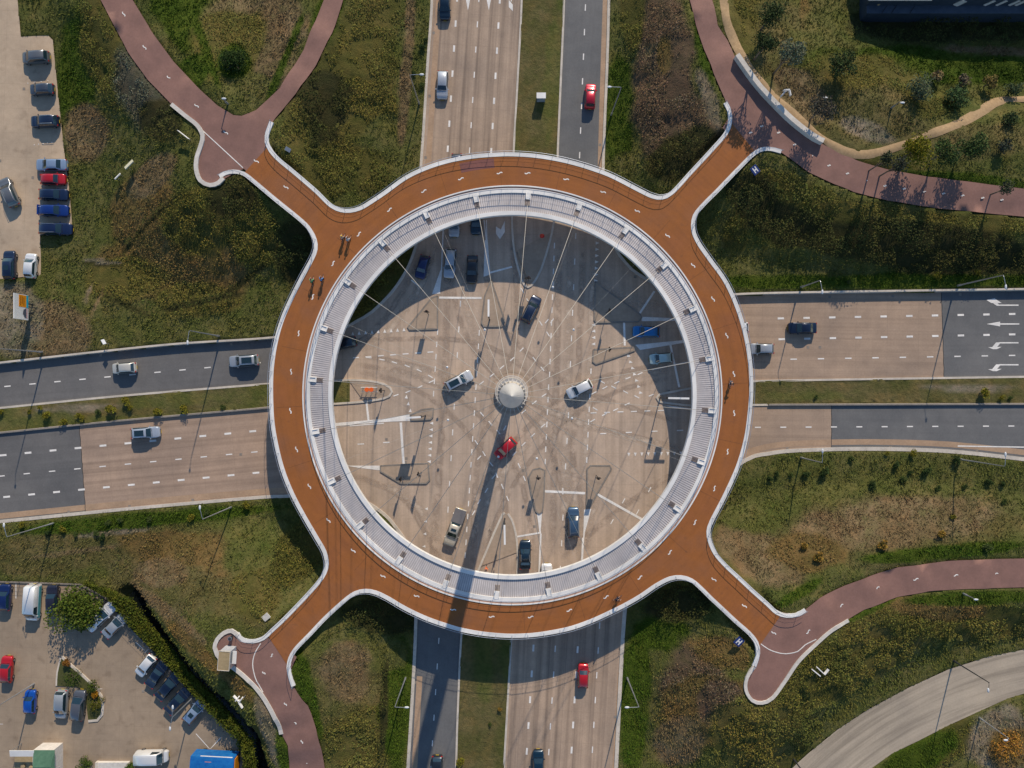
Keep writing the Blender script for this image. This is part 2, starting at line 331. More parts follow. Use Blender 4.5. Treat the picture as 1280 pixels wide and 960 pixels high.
B_SE = [(939,800),(966,764),(995,768),(1006,762),(1025,747),(1055,732),(1087,720),(1122,709),(1185,701),(1235,699),(1280,698),(1360,697),(1360,733),(1280,734),(1210,736),(1160,739),(1122,746),(1080,762),(1060,774),(1040,787),(1017,807),(997,827),(980,852),(965,872),(952,878),(940,875),(931,860),(932,847),(940,832),(945,825),(947,808)]
B_SW = [(342,798),(371,821),(362,840),(367,857),(372,866),(385,882),(395,910),(402,937),(406,960),(412,1040),(366,1040),(362,960),(360,932),(352,917),(347,902),(335,880),(325,864),(312,850),(296,836),(277,824),(272,817),(269,809),(272,799),(280,792),(290,789),(297,791),(304,800),(317,801),(330,797)]
EDGE_N = [(340,153),(334,170),(334,178),(339,189),(350,201),(367,215),(395,239),(415,258),(432,264),(450,261),(467,251),(482,241),(507,223),(532,211),(560,202),(590,196.5),(620,194),(640,193.6),(665,195),(690,198.5),(715,204),(740,211.5),(765,221),(800,239),(815,246),(827,247.5),(840,241),(865,214),(890,187),(907,167),(912,152),(911,139),(906,129)]
EDGE_E = [(976,190),(960,186.5),(944,191),(920,214),(896,239),(880,255),(868,270),(866,287),(872,303),(887,325),(905,350),(918,377),(929,410),(936,445),(938.5,480),(937,510),(932,547),(922,582),(906,618),(889,651),(885,664),(887,677),(894,692),(907,707),(922,721),(940,738),(958,754),(970,765),(982,769),(995,768),(1006,762)]
EDGE_S = [(942,832),(947,816),(945,803),(936,791),(919,776),(902,760),(888,747),(876,735),(864,725),(851,721),(837,722.5),(820,731),(801,744),(782,755),(762,765),(740,775),(715,784),(690,789.5),(665,793),(640,794),(620,793),(598,790.5),(575,786),(555,780),(535,773),(515,764),(500,756),(485,747),(470,740),(457,738),(444,741),(430,751),(407,772),(388,792),(369,812),(362,827),(362,840),(367,857)]
EDGE_W = [(297,791),(304,799),(317,801),(330,797),(340,788),(357,772),(382,746),(398,728),(406,716),(409,704),(406,689),(397,673),(379,642),(365,615),(354,587),(346,556),(341,525),(339.5,485),(341,455),(346,425),(354,398),(365,373),(378,347),(390,325),(395,312),(394,300),(388,288),(377,276),(345,250),(320,229),(305,217.5),(292,215),(282,217),(275,221)]
DZ = 5.0
# embankment crests that carry the cycle paths: (px, py, height)
CREST = [[(322,196,5.0),(292,172,5.0),(262,212,5.0)], [(292,172,5.0),(250,140,4.9),(200,80,4.0),(147,0,3.0),(130,-60,2.2)], [(292,172,5.0),(345,128,4.6),(388,75,3.8),(417,0,2.8),(426,-60,2.0)],
 [(926,172,5.0),(935,150,5.0),(915,105,4.9),(886,50,4.1),(876,0,3.4),(869,-60,2.6)], [(935,160,5.0),(980,170,5.0),(1040,205,4.8),(1100,230,4.4),(1180,244,3.8),(1280,253,3.0),(1360,258,2.4)],
 [(965,788,5.0),(965,815,5.0),(950,860,5.0)], [(965,795,5.0),(1010,785,5.0),(1060,752,4.5),(1120,728,3.9),(1200,718,3.2),(1280,716,2.5),(1360,715,2.0)],
 [(346,818,5.0),(325,815,5.0),(287,808,5.0)], [(340,825,5.0),(345,860,4.8),(370,900,4.1),(384,960,3.2),(388,1040,2.2)],
 [(1000,110,4.4),(1060,150,4.2),(1150,195,4.4),(1250,215,3.6),(1300,220,3.0)]]
CRW = [[tuple(P(a, b, z)) for a, b, z in c] for c in CREST]
flat = [poly0(ROAD), poly0(LOTA), poly0(LOTB), poly0(SLIP)]
ISLW = [poly0(i) for i in (MED_N, MED_S, MED_W, MED_E)]
DITCH = [tuple(P(a, b)[:2]) for a, b in [(160,744),(172,755),(190,777),(216,805),(243,835),(270,864),(295,889),(315,915),(328,955),(340,1050)]]
NBANK = [poly0([(-90,464),(0,454),(125,440),(225,430),(320,424),(385,418)]), poly0([(895,371),(960,367),(1280,362),(1370,361)])]
def hbase(x, y):
    x = np.asarray(x, float); y = np.asarray(y, float)
    h = np.zeros(x.shape)
    for c in CRW:
        for a, b in zip(c[:-1], c[1:]):
            d, t = dseg(x, y, a, b); z = a[2] + (b[2] - a[2]) * t
            h = np.maximum(h, z - .34 * np.maximum(d - 4.6, 0) - .02 * d * 0)
    dr = np.full(x.shape, 1e9)
    for p in flat: dr = np.minimum(dr, dpoly(x, y, p))
    h = h * sm(dr / 7.0)
    h = h + .1 + .25 * sm(dr / 3) * (fbm(x, y, 9, 3, 3) - .4) * (h < 4.2)
    for ed_ in NBANK:
        d_ = np.full(x.shape, 1e9)
        for a, b in zip(ed_[:-1], ed_[1:]): d_ = np.minimum(d_, dseg(x, y, a, b)[0])
        up_ = (y > np.interp(x, [q[0] for q in ed_], [q[1] for q in ed_]) - .2) & (x > ed_[0][0]) & (x < ed_[-1][0])
        h = np.where(up_, np.maximum(h, .72 * sm((16 - d_) / 10)), h)
    dd = np.full(x.shape, 1e9)
    for a, b in zip(DITCH[:-1], DITCH[1:]): dd = np.minimum(dd, dseg(x, y, a, b)[0])
    h = h - (1.5 + h * .9) * sm((2.0 - dd) / 1.1) * (y < -20)
    return h
def GT(px, py, it=4):
    z = 0.0
    for _ in range(it):
        p = P(px, py, z); z = float(hbase(np.array([p.x]), np.array([p.y]))[0])
    return P(px, py, z)
def gz(x, y): return float(hbase(np.array([x]), np.array([y]))[0])
BR = {k: [tuple(GT(a, b)[:2]) for a, b in v] for k, v in (('nw', B_NW), ('ne', B_NE), ('se', B_SE), ('sw', B_SW))}
PAVED = flat + list(BR.values())
edges5 = {k: spline([tuple(P(a, b, DZ)[:2]) for a, b in v], .6) for k, v in (('n', EDGE_N), ('e', EDGE_E), ('s', EDGE_S), ('w', EDGE_W))}
RC = P(640.5, 494, DZ)
DECKS = [[tuple(P(x, y, DZ)[:2]) for x, y in q] for q in ([(334,184),(305,216),(345,250),(395,305),(430,262)], [(913,152),(944,190),(880,255),(835,243)], [(975,768),(947,812),(864,725),(890,665)], [(334,796),(361,831),(430,752),(408,715)])]
# terrain, one sheet out to the horizon
def axis(lo, hi, step):
    mid = list(np.arange(lo, hi + .01, step)); out = []; d = step; v = hi
    while v < 2500: d *= 1.35; v += d; out.append(v)
    neg = []; d = step; v = lo
    while v > -2500: d *= 1.35; v -= d; neg.append(v)
    return np.array(neg[::-1] + mid + out)
gx, gy = axis(-90, 90, .45), axis(-68, 68, .45)
X, Y = np.meshgrid(gx, gy); X = X.ravel(); Y = Y.ravel()
Z = hbase(X, Y)
inpave = np.zeros(X.shape, bool)
for p in PAVED: inpave |= pip(X, Y, p)
inisl = np.zeros(X.shape, bool)
for p in ISLW: inisl |= pip(X, Y, p)
rr = np.hypot(X - RC.x, Y - RC.y)
# vegetation zones
ZT = { # ground colour a, b, canopy height, canopy density /m2, tuft density, tuft colour
 'grass': ((.105,.112,.030),(.138,.130,.044),0,0,5,(.126,.136,.034)), 'lush': ((.050,.080,.008),(.070,.098,.012),0,0,7,(.060,.105,.009)),
 'mead': ((.115,.102,.036),(.150,.125,.052),0,0,5,(.142,.126,.044)),
 'dry': ((.175,.125,.062),(.225,.165,.088),0,0,6,(.205,.148,.075)), 'pale': ((.18,.15,.098),(.27,.225,.16),0,0,3,(.23,.19,.12)),
 'bramble': ((.075,.072,.019),(.088,.080,.022),1.1,28,0,(.128,.122,.026)), 'olive': ((.10,.090,.024),(.125,.105,.032),.7,22,0,(.155,.140,.032)),
 'brush': ((.095,.067,.042),(.115,.080,.05),1.5,22,0,(.165,.112,.068)), 'rust': ((.150,.102,.036),(.175,.120,.046),.45,14,2,(.175,.122,.042)),
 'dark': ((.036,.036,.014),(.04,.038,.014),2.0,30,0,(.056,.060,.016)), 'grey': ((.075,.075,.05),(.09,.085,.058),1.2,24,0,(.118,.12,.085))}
TYPES = list(ZT)
BL = [ # cx, cy, rx, ry, image angle, type
 (150,400,260,60,0,'grass'),(100,90,30,80,0,'lush'),(135,70,38,80,-12,'bramble'),(175,110,40,62,-30,'grey'),(198,148,26,32,-35,'dark'),(110,170,30,50,0,'dry'),(120,260,30,60,0,'grass'),
 (172,262,55,40,-40,'rust'),(190,220,38,18,-40,'dry'),(225,330,105,62,-8,'rust'),(265,265,60,50,-30,'bramble'),(290,240,35,30,0,'dark'),(160,350,50,30,0,'olive'),(240,375,60,22,0,'olive'),
 (340,330,30,50,-35,'grass'),(320,300,30,35,0,'bramble'),
 (230,20,40,60,-30,'lush'),(320,45,70,70,20,'dry'),(290,60,60,50,0,'olive'),(345,60,20,50,25,'dry'),(240,90,30,20,-40,'lush'),(310,115,30,25,0,'grass'),(292,78,24,24,0,'lush'),
 (440,100,70,140,20,'bramble'),(465,40,45,60,10,'olive'),(400,140,40,50,20,'dark'),(470,160,40,60,25,'olive'),(495,190,40,45,20,'grass'),(515,80,18,90,3,'grass'),(430,215,60,30,0,'bramble'),(370,180,20,50,0,'olive'),(410,20,18,60,20,'lush'),
 (674,100,40,150,0,'mead'),(690,100,10,90,3,'grass'),(775,150,20,110,0,'lush'),(790,215,40,30,0,'grass'),(828,75,42,115,3,'brush'),(840,150,58,62,-20,'brush'),(850,195,50,30,-30,'dark'),(880,60,10,70,-10,'lush'),(790,20,18,60,0,'bramble'),(885,120,12,40,-20,'pale'),
 (940,40,35,60,0,'olive'),(1000,60,60,60,0,'mead'),(1012,40,9,50,-12,'rust'),(1060,60,70,60,0,'grass'),(1180,85,150,25,3,'lush'),(1090,110,80,40,10,'olive'),(1080,150,90,45,20,'mead'),(1090,165,40,14,20,'pale'),(1000,120,40,25,40,'dry'),(1180,130,40,14,-15,'bramble'),(1240,140,60,30,-20,'grass'),(1200,200,80,18,5,'grass'),(1230,175,80,26,0,'mead'),(1110,205,60,10,15,'bramble'),
 (1220,225,90,8,6,'lush'),(1230,63,60,6,3,'dry'),(1180,35,120,20,2,'dark'),
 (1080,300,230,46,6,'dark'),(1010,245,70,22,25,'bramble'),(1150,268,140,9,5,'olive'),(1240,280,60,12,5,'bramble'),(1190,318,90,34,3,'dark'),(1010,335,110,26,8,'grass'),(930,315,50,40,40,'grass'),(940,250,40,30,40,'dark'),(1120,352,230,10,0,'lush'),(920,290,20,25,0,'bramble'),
 (1110,490,250,22,0,'mead'),(1010,495,50,8,0,'grass'),(1200,485,60,5,0,'pale'),
 (1050,600,200,34,0,'grass'),(940,640,40,60,20,'grass'),(1110,660,190,52,-8,'mead'),(1110,655,150,34,-8,'dry'),(960,700,60,35,30,'dry'),(1010,690,60,30,0,'rust'),(1180,600,110,22,0,'grass'),(1180,690,120,10,-5,'lush'),(1000,740,40,8,-30,'lush'),(900,610,14,40,20,'bramble'),
 (1095,800,75,50,-30,'olive'),(1020,840,60,40,-40,'bramble'),(1200,775,90,28,0,'bramble'),(1180,760,60,14,5,'rust'),(1240,790,50,20,0,'olive'),(1070,765,60,10,-25,'lush'),(1230,747,90,9,-2,'lush'),(970,930,60,40,-40,'bramble'),(1100,870,60,14,-32,'grass'),(1220,815,60,8,-18,'grass'),(1130,840,50,12,-30,'grass'),
 (1170,930,60,30,-30,'bramble'),(1250,925,45,42,-30,'pale'),(1262,935,30,26,-30,'rust'),(1150,945,60,22,-30,'lush'),
 (795,870,20,100,3,'lush'),(830,790,40,30,0,'lush'),(868,860,52,75,0,'brush'),(880,890,70,60,0,'rust'),(900,880,30,40,0,'brush'),(900,815,50,25,20,'rust'),(935,920,60,50,0,'olive'),(850,930,40,40,0,'dry'),(845,755,50,28,0,'dark'),
 (600,880,38,130,0,'mead'),(606,830,14,50,0,'grass'),
 (440,880,66,85,0,'mead'),(430,850,36,30,0,'dry'),(450,930,60,45,0,'olive'),(495,880,20,90,3,'lush'),(470,810,40,30,30,'grass'),(385,870,14,70,-15,'lush'),(430,830,40,30,-40,'dry'),(480,770,60,25,0,'dark'),
 (120,690,140,40,0,'grass'),(230,705,110,58,8,'mead'),(235,690,88,30,8,'rust'),(270,745,60,22,30,'mead'),(200,715,30,18,0,'dry'),(330,680,50,60,10,'grass'),(60,690,90,30,0,'mead'),(180,650,200,10,-5,'lush'),(320,740,40,30,-40,'olive'),(370,690,30,50,30,'bramble'),
 (215,770,60,8,40,'dry'),(255,820,60,10,42,'rust'),(300,860,30,12,45,'rust'),(335,910,12,50,-20,'pale'),(355,945,8,40,-10,'lush'),(320,930,12,40,-15,'bramble'),
 (170,503,190,18,-4,'mead'),(90,512,70,6,-5,'pale'),(220,500,80,8,-4,'grass'),(40,528,60,14,-5,'grass'),(330,495,40,12,-3,'grass'),
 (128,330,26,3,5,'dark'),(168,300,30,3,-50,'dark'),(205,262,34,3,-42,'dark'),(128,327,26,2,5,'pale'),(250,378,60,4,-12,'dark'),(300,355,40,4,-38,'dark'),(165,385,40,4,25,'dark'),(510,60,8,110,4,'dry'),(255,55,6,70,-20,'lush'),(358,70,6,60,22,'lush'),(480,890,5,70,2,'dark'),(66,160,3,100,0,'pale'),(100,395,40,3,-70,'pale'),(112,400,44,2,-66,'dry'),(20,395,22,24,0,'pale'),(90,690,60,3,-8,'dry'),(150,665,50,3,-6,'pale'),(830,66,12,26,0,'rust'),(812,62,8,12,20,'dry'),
 (40,400,70,50,0,'grass'),(60,420,50,40,0,'dry'),(15,400,40,50,0,'pale'),(400,320,50,60,0,'dark'),(470,360,60,60,0,'bramble')]
def zones(x, y, z):
    k = F / (H - z); px = NX + x * k; py = NY - y * k
    col = np.zeros(x.shape + (3,)); n = fbm(x, y, 3.2, 5, 4)[..., None]
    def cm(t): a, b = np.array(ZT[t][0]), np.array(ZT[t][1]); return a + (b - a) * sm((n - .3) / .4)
    col = col + cm('grass'); can = np.zeros(x.shape); cd = np.zeros(x.shape); td = np.full(x.shape, 5.0); tc = np.zeros(x.shape + (3,)) + np.array(ZT['grass'][5])
    nb = fbm(px, py, 55, 9, 5) - .5
    for cx, cy, rx, ry, an, ty in BL:
        a = R(an); dx = px - cx; dy = py - cy; u = (dx * math.cos(a) + dy * math.sin(a)) / rx; v = (-dx * math.sin(a) + dy * math.cos(a)) / ry
        m = np.abs(u) < 1.6
        m &= np.abs(v) < 1.6
        if not m.any(): continue
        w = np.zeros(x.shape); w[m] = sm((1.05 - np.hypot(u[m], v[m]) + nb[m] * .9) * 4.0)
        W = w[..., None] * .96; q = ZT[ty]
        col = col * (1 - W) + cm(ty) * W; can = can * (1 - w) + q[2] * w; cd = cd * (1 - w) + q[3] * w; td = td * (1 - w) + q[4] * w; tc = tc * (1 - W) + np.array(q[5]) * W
    return col, can, cd, td, tc
far = (np.abs(X) > 88) | (np.abs(Y) > 66)
col, can, cd, td, tc = zones(X, Y, Z)
nn = fbm(X, Y, 40, 2, 4)[:, None]
col[far] = (np.array((.06, .065, .02)) + np.array((.07, .04, .03)) * nn)[far]
rough = fbm(X, Y, 1.3, 21, 3) - .5
dp = np.full(X.shape, 1e9)
for p in PAVED: dp = np.minimum(dp, dpoly(X, Y, p))
ddt = np.full(X.shape, 1e9)
for a, b in zip(DITCH[:-1], DITCH[1:]): ddt = np.minimum(ddt, dseg(X, Y, a, b)[0])
Z = Z + rough * .35 * sm(dp / 2.0) * (~far) * sm((ddt - 2.2) / 1.5)
ukd = np.zeros(X.shape, bool); OUT = None
for pz in DECKS: ukd |= dpoly(X, Y, pz) < .5
Z = np.where(ukd & ~inpave, np.minimum(Z, 4.1), Z)
Z = np.where(inpave, Z - .35, Z); Z = np.where(inpave & (Z < .8), -.3, Z)
nx_, ny_ = len(gx), len(gy)
i = np.arange(nx_ - 1); j = np.arange(ny_ - 1); I, J = np.meshgrid(i, j); q = (J * nx_ + I).ravel()
faces = np.stack([q, q + 1, q + 1 + nx_, q + nx_], 1).ravel()
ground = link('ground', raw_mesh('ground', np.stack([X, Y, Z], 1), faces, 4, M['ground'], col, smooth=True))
tag(ground, 'rough grassy ground and embankments around the whole junction', kind='structure')
def flatpoly(name, pts, z, m, label, thick=0.0, world=False, kind='structure', cat=None):
    w_ = pts if world else poly0(pts)
    n = len(w_); b = MB(); 
    tri, _ = cdt(w_); 
    b.add([(x, y, z) for x, y in w_], tri)
    if thick: b.add([(x, y, z) for x, y in w_] + [(x, y, z - thick) for x, y in w_], [(k, (k + 1) % n, n + (k + 1) % n, n + k)[::-1] if area(w_) > 0 else (k, (k + 1) % n, n + (k + 1) % n, n + k) for k in range(n)])
    o = b.build(name, m); tag(o, label, cat, kind=kind); return o
def area(w_): return sum(w_[k][0] * w_[(k + 1) % len(w_)][1] - w_[(k + 1) % len(w_)][0] * w_[k][1] for k in range(len(w_))) / 2
def cdt(w_, inner=(), holes=()):
    vs = [Vector(p) for p in w_]; n = len(vs); ed = [(k, (k + 1) % n) for k in range(n)]
    for h in holes:
        s0 = len(vs); vs += [Vector(p) for p in h]; ed += [(s0 + k, s0 + (k + 1) % len(h)) for k in range(len(h))]
    vs += [Vector(p) for p in inner]
    r = delaunay_2d_cdt(vs, ed, [], 0, 1e-5)
    V = [tuple(v) for v in r[0]]; T = [tuple(f) for f in r[2]]
    cx = np.array([(sum(V[i][0] for i in f) / 3, sum(V[i][1] for i in f) / 3) for f in T])
    ok = pip(cx[:, 0], cx[:, 1], w_)
    for h in holes: ok &= ~pip(cx[:, 0], cx[:, 1], h)
    T = [f for f, o in zip(T, ok) if o]
    if not inner and not holes and len(V) == n: return T, V
    return T, V
def drape(name, w_, m, label, off=.06, cell=1.2, zf=None):
    xs = [p[0] for p in w_]; ys = [p[1] for p in w_]
    GX, GY = np.meshgrid(np.arange(min(xs), max(xs), cell) + .013, np.arange(min(ys), max(ys), cell) + .017); GX = GX.ravel(); GY = GY.ravel()
    k = pip(GX, GY, w_)
    for a_, b_ in zip(w_, w_[1:] + w_[:1]): k &= dseg(GX, GY, a_, b_)[0] > cell * .3
    # densify the outline
    o_ = []
    for a_, b_ in zip(w_, w_[1:] + w_[:1]):
        mm = max(1, int(math.hypot(b_[0] - a_[0], b_[1] - a_[1]) / cell))
        o_ += [(a_[0] + (b_[0] - a_[0]) * q / mm, a_[1] + (b_[1] - a_[1]) * q / mm) for q in range(mm)]
    T, V = cdt(o_, list(zip(GX[k], GY[k])))
    V = np.array(V); z = hbase(V[:, 0], V[:, 1]) + off
    o = link(name, raw_mesh(name, np.column_stack([V, z]), np.array(T).ravel(), 3, m, smooth=True)); tag(o, label, kind='structure'); return o
def ribbon(mb, pts, wd, z0, z1, off=0.0, zf=None):
    """box section swept along a plan line; pts world xy; zf gives a base height"""
    p = np.array([q[:2] for q in pts], float); d = np.gradient(p, axis=0); d /= np.linalg.norm(d, axis=1)[:, None] + 1e-9
    nrm = np.stack([-d[:, 1], d[:, 0]], 1); L = p + nrm * (off + wd / 2); Rr = p + nrm * (off - wd / 2)
    zb = zf(p[:, 0], p[:, 1]) if zf is not None else np.zeros(len(p))
    vs = []; fs = []
    for k in range(len(p)): vs += [(*L[k], zb[k] + z0), (*L[k], zb[k] + z1), (*Rr[k], zb[k] + z1), (*Rr[k], zb[k] + z0)]
    for k in range(len(p) - 1):
        a_, b_ = 4 * k, 4 * k + 4
        fs += [(a_ + 1, a_, b_, b_ + 1), (a_ + 2, a_ + 1, b_ + 1, b_ + 2), (a_ + 3, a_ + 2, b_ + 2, b_ + 3)]
    e = 4 * (len(p) - 1); fs += [(0, 1, 2, 3), (e + 3, e + 2, e + 1, e)]
    mb.add(vs, fs); return mb
def wl(pts, z=0.0, step=1.0): return spline([tuple(P(a, b, z)[:2]) for a, b in pts], step)
# roads: the junction floor and its arms
flatpoly('junction_road', ROAD, 0.0, M['concN'], 'beige concrete road surface of the junction inside the ring')
Z1 = .006
def arm(name, pts, m, label, z=Z1): flatpoly(name, pts, z, m, label)
arm('road', [(540,-90),(540,0),(535,75),(530,155),(526,222),(524,250),(640,250),(642,192),(647,100),(652,0),(652,-90)], M['concNL'], 'beige concrete carriageway with tyre tracks running in from the top')
arm('road', [(706,-90),(705,0),(701,100),(697,195),(695,250),(757,260),(754,212),(759,75),(761,0),(763,-90)], M['asN'], 'grey asphalt carriageway leaving at the top right')
arm('road', [(-90,464),(0,454),(125,440),(225,430),(320,424),(400,416),(405,476),(338,480),(320,481),(150,495),(0,510),(-90,519)], M['asW'], 'grey asphalt carriageway leaving on the left')
arm('road', [(-90,550),(0,541),(99,532),(107,641),(0,652),(-90,661)], M['asW'], 'grey asphalt end of the four lane carriageway on the left')
arm('road', [(99,532),(160,525),(320,511),(340,509),(400,506),(400,616),(360,620),(320,622),(160,636),(107,641)], M['concW'], 'beige concrete four lane carriageway on the left')
arm('road', [(880,372),(915,369),(960,367),(1176,364),(1180,473),(960,476),(880,480)], M['concE'], 'beige concrete four lane carriageway on the right')
arm('road', [(1176,364),(1280,362),(1370,361),(1370,470),(1180,473)], M['asE'], 'grey asphalt carriageway with turning arrows on the right')
arm('road', [(905,507),(1039,506),(1039,562),(997,563),(960,567),(932,575),(890,601)], M['concE'], 'beige concrete start of the lower right carriageway')
arm('road', [(1039,506),(1280,505),(1370,505),(1370,585),(1280,574),(1185,564),(1085,561),(1039,562)], M['asE'], 'grey asphalt lower right carriageway')
arm('road', [(519,740),(520,772),(517,845),(510,960),(504,1050),(566,1050),(570,960),(572,895),(577,792),(585,745)], M['asN'], 'grey asphalt carriageway leaving at the bottom left')
arm('road', [(641,760),(639,802),(630,960),(626,1050),(766,1050),(770,960),(777,820),(781,762),(784,745),(783,735)], M['concSR'], 'beige concrete four lane carriageway at the bottom')
flatpoly('slip_road', SLIP, 0.0, M['concC'], 'pale concrete two lane road curving across the lower right corner')
flatpoly('car_park', LOTA, 0.0, M['lotA'], 'pale sandy car park surface at the top left')
flatpoly('car_park', LOTB, 0.0, M['lotB'], 'brown grey car park surface at the bottom left')
for k, v, lb in (('nw', BR['nw'], 'red brown cycle path forking at the top left ramp'), ('ne', BR['ne'], 'red brown cycle path crossed by tree shadows at the top right'), ('se', BR['se'], 'red brown cycle path curving off at the right bottom'), ('sw', BR['sw'], 'red brown cycle path leading down from the kiosk')):
    drape('cycle_path', v, M['brick'], lb)
# gutters
gm = MB()
for pts, off in (([(758,-60),(757,0),(754.5,75),(751,195),(750,240)], 0), ([(517.5,845),(511,960),(505,1050)], 1.4), ([(0,651),(160,635),(320,621),(360,619)], 1.0), ([(932,575),(960,567),(997,563),(1085,561),(1185,564),(1280,574)], 1.3),
                 ([(540,0),(535,75),(530,155),(526,212)], 1.2), ([(775,840),(768,960)], -1.0)):
    q = wl(pts); s_ = -1 if pts[0][1] > pts[-1][1] and pts[0][0] < 600 and False else 1
    if pts[0][0] == 517.5: off = 0.9
    if pts[0][0] == 0: off = 0.75
    if pts[0][0] == 932: off = -1.1 + .0; off = 1.1
    if pts[0][0] == 540: off = 1.1
    if pts[0][0] == 775: off = -.9 + 1.0
    ribbon(gm, q, .9, -.02, .012, off)
tag(gm.build('gutter', M['gutter']), 'tan gutter strips along the carriageway edges', kind='structure')
# kerbs
km = MB()
def kerb(pts, wd=.42, z=.14, mb=km): ribbon(mb, wl(pts), wd, -.3, z)
kerb([p for p in ROAD[:20]]); kerb(ROAD[20:38], .5); kerb(ROAD[38:54], .6); kerb(ROAD[54:])
for p in (MED_N, MED_S, MED_W, MED_E): kerb(p, .32)
rw = MB()
for q in NBANK: ribbon(rw, spline(q, 1), .3, -.2, .82, .0)
tag(rw.build('retaining_wall', M['kerb']), 'low retaining walls along the top side of the upper carriageways', kind='structure')
rw = MB()
for q in ([(150,495),(0,510),(-90,519)][::-1], ): pass
for q in ([(-90,550),(0,541),(160,525),(320,511),(340,509)], [(960,506),(1280,505),(1370,505)]): ribbon(rw, wl(q), .24, -.2, .34)
tag(rw.build('median_wall', M['kerbd']), 'dark low walls on the lower edge of both side medians', kind='structure')
kerb([(77,820),(90,832),(107,847),(127,870),(128,893),(122,900),(111,901)], .4)
kerb([(71,857),(72,840),(77,820)], .25)
tag(km.build('kerb', M['kerb']), 'pale concrete kerbs along the roads and medians', kind='structure')
for k, p in enumerate(ISL):
    flatpoly('traffic_island', p, .13, M['island'], ['wedge', 'narrow', 'large triangular', 'tapered', 'slim', 'trapezoid', 'capsule', 'pointed'][k] + ' paved traffic island inside the ring', .4)
k2 = MB()
def dense(p):
    o = []
    for (x1, y1), (x2, y2) in zip(p, p[1:] + p[:1]):
        m = max(1, int(math.hypot(x2 - x1, y2 - y1) / 5)); o += [(x1 + (x2 - x1) * q / m, y1 + (y2 - y1) * q / m) for q in range(m)]
    return o + [o[0]]
for p in ISL: ribbon(k2, poly0(dense(p)), .24, -.2, .16)
for p, nm in ((MED_N, 'top'), (MED_S, 'bottom'), (MED_W, 'left'), (MED_E, 'right')):
    w_ = poly0(p); V = [v for v in w_ if math.hypot(v[0] - RC.x, v[1] - RC.y) < 28.5]
    flatpoly('median_paving', V, .1, M['island'], 'brown paved tip of the %s median inside the ring' % nm, .3, world=True)
tag(k2.build('kerb', M['kerbd']), 'dark kerbs around the traffic islands', kind='structure')
# grass on the medians lies over the road sheet
for p, nm in ((MED_N, 'top'), (MED_S, 'bottom'), (MED_W, 'left'), (MED_E, 'right')):
    w_ = poly0(p); lim = 26.0 if nm == 'left' else 29.5
    V = [v for v in w_ if math.hypot(v[0] - RC.x, v[1] - RC.y) > lim]
    xs = np.array(V); GX, GY = np.meshgrid(np.arange(xs[:, 0].min(), xs[:, 0].max(), .6), np.arange(xs[:, 1].min(), xs[:, 1].max(), .6)); GX = GX.ravel(); GY = GY.ravel(); kk = pip(GX, GY, V) & (np.hypot(GX - RC.x, GY - RC.y) > lim + .2)
    if nm == 'left': V = [v for v in V if v[0] < -25.8]; V2 = poly0([(437.5,475.3),(437.5,503.6)]); cut = [n for n, v in enumerate(V)]; 
    if nm == 'left': V = poly0([(-90,519),(0,510),(150,495),(320,481),(338,480),(415,476),(437.5,475.3),(437.5,503.2),(414,505),(340,509),(320,511),(160,525),(0,541),(-90,550)]); kk = pip(GX, GY, V)
    T, VV = cdt(V, list(zip(GX[kk], GY[kk]))); VV = np.array(VV); z = .1 + .12 * sm(dpoly(VV[:, 0], VV[:, 1], V) * 0 + 1) * (fbm(VV[:, 0], VV[:, 1], 1.5, 8) - .3)
    cc = zones(VV[:, 0], VV[:, 1], z)[0]
    o = link('median_grass', raw_mesh('median_grass', np.column_stack([VV, z]), np.array(T).ravel(), 3, M['ground'], cc)); tag(o, 'rough grass of the median on the %s arm' % nm, kind='structure')
flatpoly('planting_bed', PLANTER, .12, speck_mat('planter_soil', (.05, .06, .015), (.09, .09, .03), 3), 'green planted bed of the island in the lower left car park', .3)
# dirt path, ditch water with the hedge-side shade in its colour
dm = MB(); q = spline([tuple(GT(a, b)[:2]) for a, b in [(902,-60),(905,0),(908,25),(917,50),(930,75),(948,98),(975,128),(1012,160),(1038,180),(1060,191),(1085,193),(1120,184),(1160,169),(1197,155),(1225,140),(1247,127),(1280,124),(1350,124)]], 1)
d = np.gradient(np.array(q), axis=0); vs = []; fs = []
for k, pnt in enumerate(q):
    nrm = np.array((-d[k][1], d[k][0])); nrm = nrm / np.linalg.norm(nrm); wd = .42 + .4 * float(vn(pnt[0], pnt[1], 3, 4))
    for s_ in (-1, -.33, .33, 1): a_ = pnt + nrm * wd * s_; vs.append((a_[0], a_[1], gz(a_[0], a_[1]) + (.14 if abs(s_) < .5 else .02)))
for k in range(len(q) - 1):
    for e in range(3): fs.append((4 * k + e, 4 * k + e + 1, 4 * k + e + 5, 4 * k + e + 4))
dm.add(vs, fs); tag(dm.build('dirt_path', M['dirt'], smooth=True), 'sandy trodden dirt path beside the top right cycle path', kind='structure')
wm = MB(); ribbon(wm, spline(DITCH, 1), 3.0, -1.2, -.8); tag(wm.build('ditch_water_shade', M['water']), 'ditch water painted near black as the shade behind the hedge', kind='structure')
